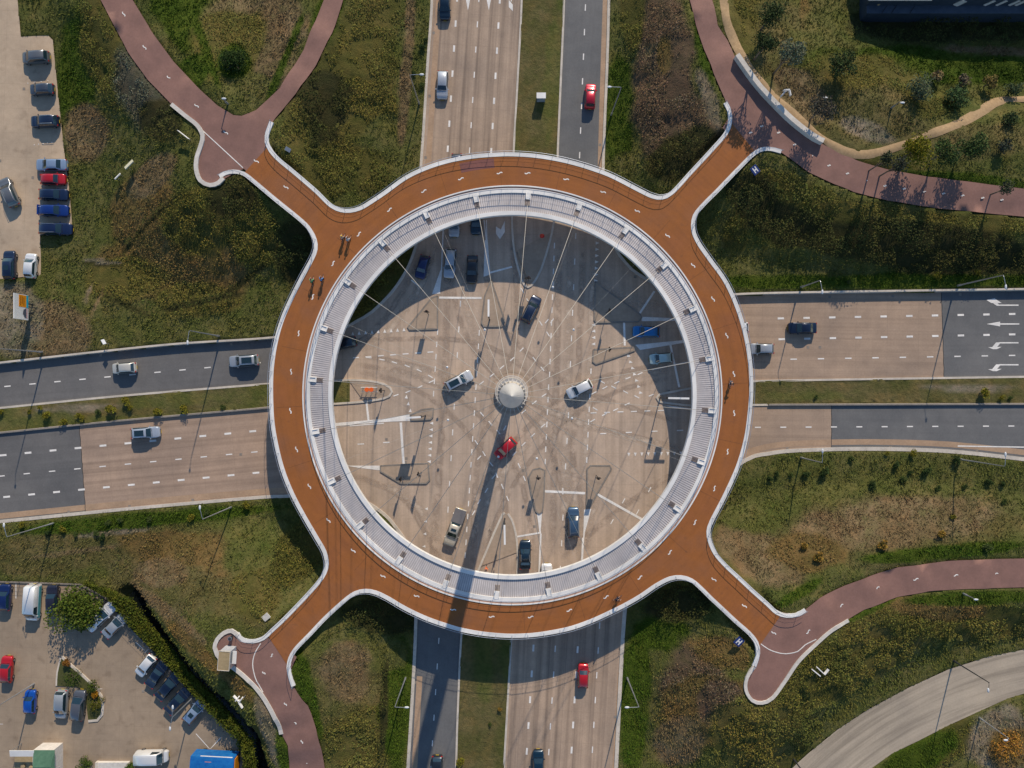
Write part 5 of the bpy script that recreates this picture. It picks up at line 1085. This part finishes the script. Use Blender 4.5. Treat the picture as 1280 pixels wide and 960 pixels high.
b = MB(); b.add([(.085, -.2, 2.5), (.085, -1.7, 2.45), (.085, -1.75, 2.8), (.085, -1.1, 3.25), (.085, -.5, 3.1)], [(0, 1, 2, 3, 4)]); b.build('dark_picture', mat('dark_print', (.08, .09, .12), .6), pn); MB().box((.085, -1.0, 2.33), (.02, 1.6, .07)).build('red_line', M['lampr'], pn)
p = GT(676, 124.5); rt = empty('utility_cabinet', (p.x, p.y, .1)); tag(rt, 'grey utility cabinet with a pale lid on the top median', 'cabinet')
cb = MB().box((0, 0, .75), (1.35, .8, 1.5)).build('cabinet_body', M['steel'], rt); MB().box((0, 0, 1.53), (1.45, .9, .1)).build('lid', M['white'], rt); MB().box((0, -.41, .75), (1.2, .03, 1.3)).build('door', mat('cabinet_door', (.3, .36, .42), .5), rt); 
def board(px, py, rz, wd, hh, m, label, zc=1.6, tiltx=0.0, marks=False, cat='sign board', th=.12):
    p = GT(px, py); rt = empty('sign_board', (p.x, p.y, gz(p.x, p.y)), rz); tag(rt, label, cat)
    for s_ in (-1, 1): MB().cyl((s_ * wd * .35, 0, zc / 2), .05, zc, n=6).build('post', M['steel'], rt)
    pn = MB().box((0, 0, zc), (wd, th, hh), 0, (tiltx, 'X')).build('panel', m, rt)
    if marks:
        b = MB(); m3 = Matrix.Rotation(tiltx, 3, 'X')
        for c_, sz in (((-.22, .0), (.26, .9)), ((.22, .0), (.26, .9)), ((0, .0), (.5, .22))):
            v = m3 @ Vector((c_[0], -th / 2 - .012, c_[1])); b.box(tuple(v + Vector((0, 0, zc))), (sz[0] * .6, .02, sz[1]), 0, (tiltx, 'X'))
        b.build('white_marks', M['white'], pn)
    return rt
board(167, 209, R(45), 1.7, .9, speck_mat('cream_panel', (.55, .53, .38), (.6, .58, .44), 2), 'cream coloured panel on posts on the slope above the grey flap sign', 1.3, .9)
board(152, 223, R(45), 1.2, .7, M['white'], 'small white panel with a teal back below the cream panel', 1.1, .7)
board(135, 428, R(-60), .8, .5, M['lampglass'], 'small pale blue sign at the verge of the upper left carriageway', 1.2, .8)
board(941, 215, R(40), 1.1, 1.3, M['blue'], 'blue square sign with white marks below the top right ramp', 1.0, -1.45, True)
board(921, 799, R(-42), 1.1, 1.3, M['blue'], 'blue square sign with white marks beside the bottom right ramp', 1.0, -1.45, True)
board(334, 770, R(40), 1.1, .9, M['whited'], 'white framed box on the grass above the bottom left ramp', .5, -1.5)
board(361, 188, R(-30), .9, .6, M['steel'], 'small grey box in the scrub beside the top left ramp', .4, -1.4)
board(234, 172, R(-38), 2.1, .5, M['white'], 'thin white railing sign beside the top left landing', 1.2, .2, th=.06)
def finger(px, py, arms, label):
    p = GT(px, py); rt = empty('fingerpost', (p.x, p.y, gz(p.x, p.y))); tag(rt, label, 'signpost')
    MB().cyl((0, 0, 1.4), .05, 2.8, n=8).build('post', M['steel'], rt)
    for k, (dx, dy, ox, oy, L) in enumerate(arms):
        a_ = math.atan2(-dy, dx); MB().box((ox + math.cos(a_) * L / 2, oy + math.sin(a_) * L / 2, 2.6 - .02 * k), (L, .14, .45), a_).build('arm', M['white'], rt)
finger(1021, 834, [(-.8,-.75,0,0,1.55), (.6,-.75,0,0,.95), (-.8,-.65,-.65,-.25,1.5)], 'white three armed signpost below the bottom right landing')
finger(307, 869, [(-.7,-.7,.0,.3,1.1), (.6,-.8,0,.1,.9), (.5,.8,0,.1,1.0), (.55,-.7,-.5,.3,.8)], 'white four armed signpost between the kiosk wall and the ditch')
finger(974, 124, [(.2,.9,.5,.2,.8), (-1,.1,.5,.3,.9), (-.6,.7,-.2,0,.9)], 'pale signpost behind the high wall at the top right')
# ------------------------------------------------------------------ lower left buildings at the frame edge, fence, top right building
p = P(266, 957, 2.4); rt = empty('market_container', (p.x, p.y, 0), R(-3)); tag(rt, 'blue covered trailer with an orange end panel at the bottom edge', 'trailer')
blp = speck_mat('blue_tarpaulin', (.006, .10, .36), (.015, .17, .46), 1.6, rough=.5, bump=.3)
def arch(b, L, W, z0_, z1_, tp):
    vs = []; N_ = 6
    for x in (-L / 2, L / 2):
        vs += [(x, -W / 2, z0_), (x, -W / 2, z1_ - tp)] + [(x, -W / 2 + W * k / N_, z1_ - tp + tp * math.sin(math.pi * k / N_)) for k in range(1, N_)] + [(x, W / 2, z1_ - tp), (x, W / 2, z0_)]
    m_ = len(vs) // 2; return b.add(vs, [(k, k + 1, m_ + k + 1, m_ + k) for k in range(m_ - 1)] + [tuple(range(m_))[::-1], tuple(range(m_, 2 * m_))])
arch(MB(), 6.8, 3.0, .6, 2.9, .14).build('tarpaulin_cover', blp, rt); MB().box((0, 0, .5), (6.9, 2.6, .2)).build('chassis', M['dsteel'], rt)
for x in (-2.2, 2.0):
    for y in (-1.2, 1.2): MB().cyl((x, y, .38), .38, .26, 'Y', 14).build('wheel', M['rubber'], rt)
MB().box((3.47, 0, 1.7), (.1, 2.5, 1.7)).build('end_panel', oc, rt); MB().box((.6, 1.53, 2.62), (5.0, .08, .14)).build('top_rail', M['white'], rt); MB().box((-2.2, .95, 2.78), (.9, .45, .03), 0, (-.25, 'X')).build('white_patch', M['white'], rt); MB().box((-.6, .9, 2.81), (1.0, .32, .03), 0, (-.25, 'X')).build('orange_patch', oc, rt)
p = P(45, 957, 2.5); rt = empty('snack_stand', (p.x, p.y, 0), 0); tag(rt, 'snack stand with green roof and white awning at the bottom left edge', 'stand')
MB().box((1.0, .0, 1.2), (3.2, 4.6, 2.4)).build('wall', M['whited'], rt); MB().box((-2.6, -.6, 1.0), (3.6, 3.0, .1)).build('counter', M['tan'], rt)
MB().add([(-.4, 2.4, 2.45), (2.9, 2.4, 2.45), (2.6, 0, 3.0), (-.2, 0, 3.0), (-.4, -2.4, 2.45), (2.9, -2.4, 2.45)], [(0, 3, 2, 1), (3, 4, 5, 2), (0, 4, 3), (1, 2, 5)]).build('roof', speck_mat('green_roofing', (.07, .16, .10), (.11, .22, .14), 2), rt)
MB().box((-2.2, 1.9, 2.5), (3.8, 1.0, .08), 0, (.12, 'X')).build('awning', M['white'], rt)
for x, y in ((-4, 2.2), (-4, -1.8)): MB().cyl((x, y, 1.2), .05, 2.5, n=6).build('post', M['steel'], rt)
for x, y, l_ in ((-1.6, .2, 'left'), (-2.9, .4, 'right')): 
    q = MB().lathe((p.x + x, p.y + y - 1.2, 1.06), [(.3, 0), (.36, .3), (.3, .34), (0, .36)], 12).build('basket', M['tan'], None); tag(q, 'tan basket on the snack stand counter, %s one' % ('further' if l_ == 'right' else 'nearer the wall'), 'basket', 'baskets on the counter')
p = P(141, 958, .5); rt = empty('loading_slab', (p.x, p.y, 0)); tag(rt, 'white concrete platform between two clipped bushes at the bottom edge', 'platform'); MB().box((0, 0, .25), (5.0, 1.2, .5)).build('slab', M['whited'], rt); MB().box((-2.6, -.1, .3), (.35, 1.5, .6)).build('side_wall', M['kerb'], rt)
# wire fence of the lower car park
def fence(pts, label, h=1.3):
    w_ = spline([tuple(P(a_, b_)[:2]) for a_, b_ in pts], 2.5); rt = empty('fence', (w_[0][0], w_[0][1], 0)); tag(rt, label, 'fence')
    o0 = Vector((w_[0][0], w_[0][1], 0)); loc = [Vector((x, y, 0)) - o0 for x, y in w_]
    for q in loc[::1]: MB().cyl((q.x, q.y, h / 2), .035, h, n=6).build('fence_post', M['dsteel'], rt)
    b = MB(); 
    for z in (.15, .5, .85, 1.2): b.tube([(q.x, q.y, z) for q in loc], .014, 4)
    b.build('wire', M['dsteel'], rt)
    b = MB(); ribbon(b, [(q.x, q.y) for q in loc], .25, -.05, .16); b.build('base_strip', M['kerbd'], rt)
fence([(-60,723),(0,727),(50,728.5),(101,730.5)], 'low dark wire fence along the top of the lower car park')
fence([(101,730.5),(135,749),(150,772),(200,824),(250,879),(295,922),(305,940),(306,1000)], 'low dark wire fence between the lower car park and the hedge')
p = P(1180, -8, 3.0); rt = empty('office_building', (0, 0, 0)); tag(rt, 'long dark blue office building with white stripes at the top right edge', 'building')
x0, x1 = P(1084, 0, 2.6).x, P(1400, 0, 2.6).x; yb, yf = P(0, 17, 1.3).y, P(0, -2, 2.6).y
dbm = speck_mat('dark_blue_cladding', (.028, .042, .06), (.045, .06, .08), 1.0, rough=.5, bump=0)
MB().box(((x0 + x1) / 2, (P(0,17,2.6).y + 78) / 2, 1.3), (x1 - x0, 78 - P(0,17,2.6).y, 2.6)).build('lower_storey', dbm, rt)
MB().box(((x0 + x1) / 2, (P(0,17,2.6).y + 78) / 2, 2.64), (x1 - x0 + .2, 78 - P(0,17,2.6).y, .09)).build('terrace_roof', speck_mat('slate_terrace', (.055, .075, .105), (.09, .11, .14), 1.2), rt)
b = MB()
for x in (1108, 1120, 1143): q = P(x, 8, 2.7); b.box((q.x, q.y, 2.72), (.06, 2.6, .05), -.6)
b.build('roof_joint', M['black'], rt); q = P(1098, 3, 2.8); MB().cyl((q.x, q.y, 2.9), .45, .4, n=14).build('vent_cap', M['tan'], rt)
ub = MB().box(((x0 + x1) / 2, (P(0,-1,4.4).y + 78) / 2, 3.5), (x1 - x0 + .4, 78 - P(0,-1,4.4).y, 1.8)).build('upper_storey', dbm, rt)
b = MB(); q0 = P(1086, 0, 4.4).x; q1 = P(1165, 0, 4.4).x; b.box(((q0 + q1) / 2, P(0, -1, 4.4).y - .06, 4.3), (q1 - q0, .14, .24)); b.build('parapet_cap', M['whited'], rt)
b = MB()
for x in (1200, 1237, 1252, 1268, 1276): q = P(x, 0, 3.5); b.box((q.x, P(0, -1, 4.4).y - .08, 3.5), (1.1 if x == 1200 else .55, .1, 1.5), 0, (.5, 'Y'))
b.build('facade_stripe', M['whited'], rt)
# ------------------------------------------------------------------ foliage
def leafcloud(n, gen, size, tint, var=.3, seed=1, up=.5, root_tint=None):
    g_ = np.random.default_rng(seed); c = gen(n, g_); n = len(c)
    nrm = g_.normal(size=(n, 3)); nrm[:, 2] = np.abs(nrm[:, 2]) + up; nrm /= np.linalg.norm(nrm, axis=1)[:, None]
    a_ = g_.normal(size=(n, 3)); u = np.cross(nrm, a_); u /= np.linalg.norm(u, axis=1)[:, None]; v = np.cross(nrm, u)
    s_ = (size * (.6 + .8 * g_.random(n)))[:, None]
    V = np.stack([c - u * s_ * .5, c - v * s_ * .35, c + u * s_ * .6, c + v * s_ * .35], 1).reshape(-1, 3)
    t_ = np.array(tint) if np.ndim(tint) == 2 else np.tile(np.array(tint), (n, 1))
    t_ = t_ * (1 + var * (g_.random((n, 1)) * 2 - 1)) * (1 + .12 * (g_.random((n, 3)) * 2 - 1))
    return V, np.arange(4 * n), np.repeat(t_, 4, 0)
def crown_gen(r, hz, lumps=9, zc=0.0, sd=3):
    g0 = np.random.default_rng(sd); L = []
    for k in range(lumps):
        d = g0.normal(size=3); d /= np.linalg.norm(d); d[2] = d[2] * .8 + .1; L.append((d * np.array([r, r, hz]) * (.42 + .28 * g0.random()), r * (.36 + .28 * g0.random())))
    def gen(n, g_):
        k = g_.integers(0, len(L), n); d = g_.normal(size=(n, 3)); d /= np.linalg.norm(d, axis=1)[:, None]
        c = np.array([L[i_][0] for i_ in k]); rr_ = np.array([L[i_][1] for i_ in k])[:, None]
        return c + d * rr_ * (g_.random((n, 1)) ** .35) * np.array([1, 1, .85]) + np.array([0, 0, zc])
    return gen
_cache = {}
def tree(px, py, rpx, h, tint, label, group, kind='tree', zc=None, n=1500, leaf=.24, seed=1, sparse=1.0, name=None, z=None):
    r = rpx / 8.2; zc_ = h - r * .75 if zc is None else zc
    g0 = GT(px, py); zt = (gz(g0.x, g0.y) if z is None else z); p = P(px, py, zt + zc_); zt = gz(p.x, p.y) if z is None else z
    root = empty(name or 'tree', (p.x, p.y, zt), rnd.random() * 6.28); tag(root, label, 'tree', group)
    tr = MB().tube([(0, 0, -.3), (.05, .02, zc_ * .5), (0, .05, zc_)], [.07 + r * .045, .05 + r * .035, .04 + r * .02], 8)
    for k in range(6):
        a_ = k * 1.05 + seed; tr.tube([(0, .02, zc_ * (.35 + .08 * k)), (math.cos(a_) * r * .35, math.sin(a_) * r * .35, zc_ * .8), (math.cos(a_) * r * .75, math.sin(a_) * r * .75, zc_ + r * .2)], [.05 + r * .02, .03 + r * .01, .015], 5)
    tr.build('trunk', M['trunk'], root)
    V, Fc, T_ = leafcloud(int(n * sparse), crown_gen(r, r * .8, 11, zc_, seed), leaf, tint, .35, seed)
    link('crown', raw_mesh('crown', V, Fc, 4, M['leaf'], T_), root); return root
GT_ = 'trees of the top right scrub'
tree(97,765,32,4.6,(.075,.105,.014),'full leafy green tree in the lower car park between the black estate and white coupe',None,n=6500,leaf=.30,seed=4,z=0.0)
for a_ in ((962,22,19,6.5,(.045,.066,.022),'dark green tree nearest the top edge left of the office building',12,1500),(957,55,16,7.5,(.04,.058,.02),'very dark tree below the topmost one beside the sandy path',13,1300),(987,68,17,8.0,(.12,.14,.09),'grey leaved tree casting its shade on the top right landing',14,1300),(1052,84,19,4,(.04,.062,.02),'dark green bushy tree in the middle of the top right scrub',15,1600),
           (1150,112,17,3.5,(.10,.125,.07),'silvery green tree above the sandy path bend',16,1200),(1196,122,17,3,(.06,.10,.035),'bright green low tree right of the silvery one',17,1300),(1145,187,22,5.5,(.155,.145,.012),'yellow green tree beside the sandy path',18,2000),(1184,189,17,5.5,(.055,.085,.024),'deep green tree right of the yellow one',19,1500),(1214,182,19,5.2,(.048,.078,.022),'dark green tree right end of the row by the cycle path',20,1700),
           (1108,200,10,6.0,(.05,.06,.03),'small dark tree left of the row with a thin crown',21,450),(1124,206,11,6.5,(.045,.05,.035),'thin bare looking tree in front of the yellow one',22,380),(1025,138,17,5.5,(.085,.075,.055),'brown bare crowned tree behind the high wall',23,900),(1258,235,10,4.5,(.06,.07,.04),'thin tree near the right edge by the cycle path',24,350),
           (1170,97,9,2,(.20,.15,.07),'small tan bush in the upper scrub left of its twin',25,500),(1204,100,9,2,(.15,.12,.075),'small faded bush between two tan bushes',26,500),(1236,104,10,2.4,(.17,.13,.04),'small ochre bush right of the faded one',27,550),(1266,110,10,2.2,(.07,.10,.045),'small green bush at the right edge lamp',28,500),(1262,150,12,2.0,(.06,.085,.03),'low green bush under the sandy path at the right edge',29,700),(1256,182,9,2,(.05,.06,.04),'small dark bush right of the row of trees',30,450)):
    tree(a_[0], a_[1], a_[2], a_[3], a_[4], a_[5], GT_, n=a_[7], leaf=.25, seed=a_[6], name='tree' if a_[3] > 2.5 else 'bush')
tree(292,76,21,3.0,(.028,.052,.012),'round dark green bush between the forking top left cycle paths',None,n=3000,leaf=.2,seed=40,zc=1.1,name='bush')
tree(1262,935,22,2.6,(.32,.16,.03),'rusty orange bush in the dry grass of the lower right corner',None,n=1500,leaf=.22,seed=41,zc=.9,name='bush')
tree(105,955,10,1.6,(.06,.09,.015),'clipped green bush left of the white platform',None,n=900,leaf=.16,seed=42,zc=.8,name='bush',z=0)
tree(163,962,9,1.6,(.06,.10,.015),'clipped green bush right of the white platform',None,n=900,leaf=.16,seed=43,zc=.8,name='bush',z=0)
for k, (x, y, r_, t_) in enumerate(((120,880,11,(.09,.09,.01)),(92,846,13,(.045,.075,.01)),(116,858,9,(.06,.085,.012)),(83,829,5,(.22,.10,.02)),(118,868,5,(.30,.14,.01)))):
    tree(x,y,r_,1.3,t_,['yellow green low shrub at the lower end of the planted island','deep green wide shrub in the planted island','mid green shrub in the middle of the planted island','rusty shrub at the top of the planted island','golden shrub in the planted island'][k],'shrubs in the planted island',n=700,leaf=.15,seed=50+k,zc=.5,name='shrub',z=.1)
# little shrubs, copied from a few prototypes
protos = {}
def shrub(px, py, rpx, colk, area_, idx, tot):
    cols = {'yellow green': (.17,.155,.018), 'dark green': (.035,.058,.016), 'ochre': (.24,.145,.028), 'green': (.06,.085,.022)}
    if colk not in protos:
        root = empty('shrub'); MB().tube([(0, 0, -.2), (.02, 0, .35)], [.04, .02], 6).tube([(0, 0, .1), (.2, .1, .5)], [.025, .012], 5).tube([(0, 0, .1), (-.15, -.15, .5)], [.025, .012], 5).build('trunk', M['trunk'], root)
        V, Fc, T_ = leafcloud(420, crown_gen(.62, .5, 7, .45, len(protos) + 60), .15, cols[colk], .35, len(protos) + 70)
        link('crown', raw_mesh('crown', V, Fc, 4, M['leaf'], T_), root); protos[colk] = root; o = root
    else: o = copy_tree(protos[colk])
    p = GT(px, py); s_ = rpx / 7.8 / .62; o.location = (p.x, p.y, gz(p.x, p.y)); o.scale = (s_, s_, s_ * .9); o.rotation_euler = (0, 0, rnd.random() * 6.28)
    ordn = ['first','second','third','fourth','fifth','sixth','seventh','eighth','ninth','tenth','eleventh','twelfth','thirteenth','fourteenth','fifteenth','sixteenth']
    tag(o, '%s%s shrub on the %s, %s of %d from the left' % ('small ' if rpx < 5.5 else '', colk, area_, ordn[idx], tot) if tot > 1 else '%s shrub on the %s' % (colk, area_), 'shrub', 'shrubs on the ' + area_)
SH = {'left median': [(4,515,4,0),(39,515,3.5,0),(52,510,3.5,0),(62,519,6,0),(81,527,5,0),(99,519,4,0),(104,523,4,0),(125,515,4,3),(142,512,7,0),(160,502,6,0),(165,510,4,0),(200,515,6,0),(232,512,6,0),(280,508,3.5,3)],
 'right median': [(1227,492,7,0),(1251,497,4,0),(1262,498,3,3),(1020,496,3,3)],
 'right roadside slope': [(962,597,4,1),(971,592,4,1),(987,594,3.5,3),(1006,591,5,1),(1027,589,7,1),(1063,574,4,3),(1090,605,6,1),(1117,581,5,1),(1137,591,3.5,1),(1155,587,6,1),(1172,610,4,3),(1195,574,6,1),(1205,609,4,1),(1235,601,5,1),(1251,605,4,1)],
 'dry right bank': [(1020,692,8,2),(1002,680,6,2),(1100,677,8,2),(1127,600,5,3),(1171,667,7,2),(1189,645,4,0),(1232,685,6,3),(1254,627,4,3)],
 'lower right kerb': [(1107,566,3.5,0),(1140,566,5,0)],
 'lower left verge': [(31,655,5,0),(61,664,4,1),(81,660,5,0),(95,668,3.5,3),(122,667,4.5,3),(131,671,5,1),(136,652,4,3),(152,651,4,3),(187,649,4,3),(240,646,5,0),(259,639,4,3),(310,630,5.5,0)],
 'bottom median': [(575,950,6,0),(626,885,3.5,2),(612,905,2.5,3)],
 'top left verge': [(528,61,4.5,1),(533,51,3,1),(518,92,3.5,1),(527,107,4,3)],
 'upper right verge': [(1060,352,3,3),(1170,345,5,0),(1220,340,4,0)]}
cn = ['yellow green', 'dark green', 'ochre', 'green']
for ar, L in SH.items():
    L = sorted(L); cnt = {}; tot = {}
    for q in L: kk = (cn[q[3]], q[2] < 5.5); tot[kk] = tot.get(kk, 0) + 1
    for q in L: kk = (cn[q[3]], q[2] < 5.5); i_ = cnt.get(kk, 0); cnt[kk] = i_ + 1; shrub(q[0], q[1], q[2], cn[q[3]], ar, i_, tot[kk])
# hedge by the lower car park
HA = [(101,731),(137,745),(162,765),(212,820),(262,876),(307,918),(316,940),(318,1000)]; HB = [(101,737),(135,752),(150,772),(200,825),(250,880),(295,925),(302,945),(303,1000)]
hp = np.array(poly0([(104,727),(135,738),(150,744),(162,748),(187,783),(213,810),(238,842),(268,872),(294,898),(318,925),(324,1010),(306,1010),(305,940),(295,921),(250,878),(200,823),(150,771),(134,748),(102,730.5)], 1.5))
def hedge_gen(n, g_):
    x = g_.uniform(hp[:, 0].min(), hp[:, 0].max(), n * 7); y = g_.uniform(hp[:, 1].min(), hp[:, 1].max(), n * 7); k = pip(x, y, [tuple(q) for q in hp]); x, y = x[k], y[k]
    top = 1.35 + .5 * fbm(x, y, 1.6, 31, 3) + .9 * sm((-y - 45) / 10) ; return np.stack([x, y, top * g_.random(len(x)) ** .35], 1)
hg = hedge_gen(26000, nr); hn = fbm(hg[:, 0], hg[:, 1], 1.2, 33, 3)[:, None]
V, Fc, T_ = leafcloud(len(hg), lambda n, g_: hg, .24, np.array((.038,.062,.008)) + hn * np.array((.07,.05,.003)), .35, 5)
ho = empty('hedge', (P(200,790).x, P(200,790).y, 0)); tag(ho, 'long dense green hedge between the lower car park and the dark ditch', 'hedge')
link('foliage', raw_mesh('foliage', V - np.array(ho.location), Fc, 4, M['leaf'], T_), ho)
sb = MB(); 
for k in range(26):
    t_ = k / 25 * (len(HA) - 2.001); i_ = int(t_); f_ = t_ - i_; a_ = (P(*HA[i_]) + P(*HB[i_])) / 2; b_ = (P(*HA[i_ + 1]) + P(*HB[i_ + 1])) / 2; q = a_ * (1 - f_) + b_ * f_ - ho.location; sb.tube([(q.x, q.y, -.2), (q.x + .1, q.y, 1.1)], [.04, .02], 5)
sb.build('stems', M['trunk'], ho)
# ------------------------------------------------------------------ undergrowth and grass
def sample(n, x0, x1, y0, y1, g_): return g_.uniform(x0, x1, n), g_.uniform(y0, y1, n)
g_ = np.random.default_rng(77)
x, y = sample(950000, -87, 87, -66, 67, g_)
z = hbase(x, y); bad = np.zeros(x.shape, bool)
for p_ in PAVED: bad |= pip(x, y, p_)
for p_ in DECKS: bad |= (dpoly(x, y, p_) < .6) & (z > 2.8)
x, y, z = x[~bad], y[~bad], z[~bad]; col, can, cd, td, tc = zones(x, y, z)
near = np.full(x.shape, 1e9)
for p_ in PAVED: near = np.minimum(near, dpoly(x, y, p_))
for a_, b_ in zip(DITCH[:-1], DITCH[1:]): near = np.minimum(near, np.maximum(dseg(x, y, a_, b_)[0] - 1.2, 0))
pathd = np.full(x.shape, 1e9)
for a_, b_ in zip(q_ := [tuple(GT(u, v)[:2]) for u, v in [(905,0),(917,50),(948,98),(985,140),(1038,180),(1085,193),(1160,169),(1225,140),(1280,124)]], q_[1:]): pathd = np.minimum(pathd, dseg(x, y, a_, b_)[0])
near = np.minimum(near, np.maximum(pathd - .9, 0))
clump = fbm(x, y, 2.4, 41, 3); fine_ = fbm(x, y, .7, 45, 2)
for p_ in DECKS: near = np.minimum(near, dpoly(x, y, p_))
canh = can * sm((clump - .33) / .3) * (.45 + .8 * fine_) * sm(near / 2.2)
keep = (cd > 3) & (canh > .08) & (g_.random(x.shape) < np.clip(cd / 24, 0, 1) * (.45 + .55 * sm((clump - .35) / .2)))
xc, yc, zc, hc = x[keep], y[keep], z[keep], canh[keep]
pts = np.stack([xc, yc, zc + hc * g_.random(len(xc)) ** .4], 1)
tone = fbm(xc, yc, 5, 51, 3)[:, None]; t3 = tc[keep] * (.62 + .8 * fbm(xc, yc, 1.1, 52, 2)[:, None]); t3 = t3 * (1 + (tone - .5) * np.array((.5, .1, -.2)))
V, Fc, T_ = leafcloud(len(pts), lambda n, gg: pts, .21, t3, .18, 8, .9)
tag(link('undergrowth', raw_mesh('undergrowth', V, Fc, 4, M['leaf'], T_)), 'bramble and scrub thickets covering the slopes', 'undergrowth', kind='stuff')
# grass tufts: three blades each
keep2 = (~keep) & (g_.random(x.shape) < np.clip(td / 20, 0, 1)) & (near > .12)
xg, yg, zg = x[keep2], y[keep2], z[keep2]; n = len(xg); hgt = (.10 + .32 * fbm(xg, yg, 2, 61, 3) * (.4 + g_.random(n))) * (.35 + .65 * sm(near[keep2] / 1.5)); tt = tc[keep2] * (.75 + .5 * g_.random((n, 1))) * (1 + (fbm(xg, yg, 4, 63, 3)[:, None] - .5) * np.array((.6, .15, .2)))
Vs = []
for b_ in range(3):
    an = g_.random(n) * 6.283; ln = hgt * (.5 + .8 * g_.random(n)); wd_ = .035 + .05 * g_.random(n); cx, sx = np.cos(an), np.sin(an)
    ox, oy = xg + g_.normal(size=n) * .07, yg + g_.normal(size=n) * .07
    Vs.append(np.stack([np.stack([ox - sx * wd_, oy + cx * wd_, zg - .02], 1), np.stack([ox + sx * wd_, oy - cx * wd_, zg - .02], 1), np.stack([ox + cx * ln, oy + sx * ln, zg + hgt], 1)], 1))
V = np.concatenate(Vs, 0).reshape(-1, 3)
tag(link('grass', raw_mesh('grass', V, np.arange(len(V)), 3, M['blade'], np.repeat(np.concatenate([tt] * 3, 0), 3, 0))), 'rough grass tufts over the verges and meadows', 'grass', kind='stuff')
print('leaves', len(pts), 'tufts', n, 'objects', len(bpy.data.objects))
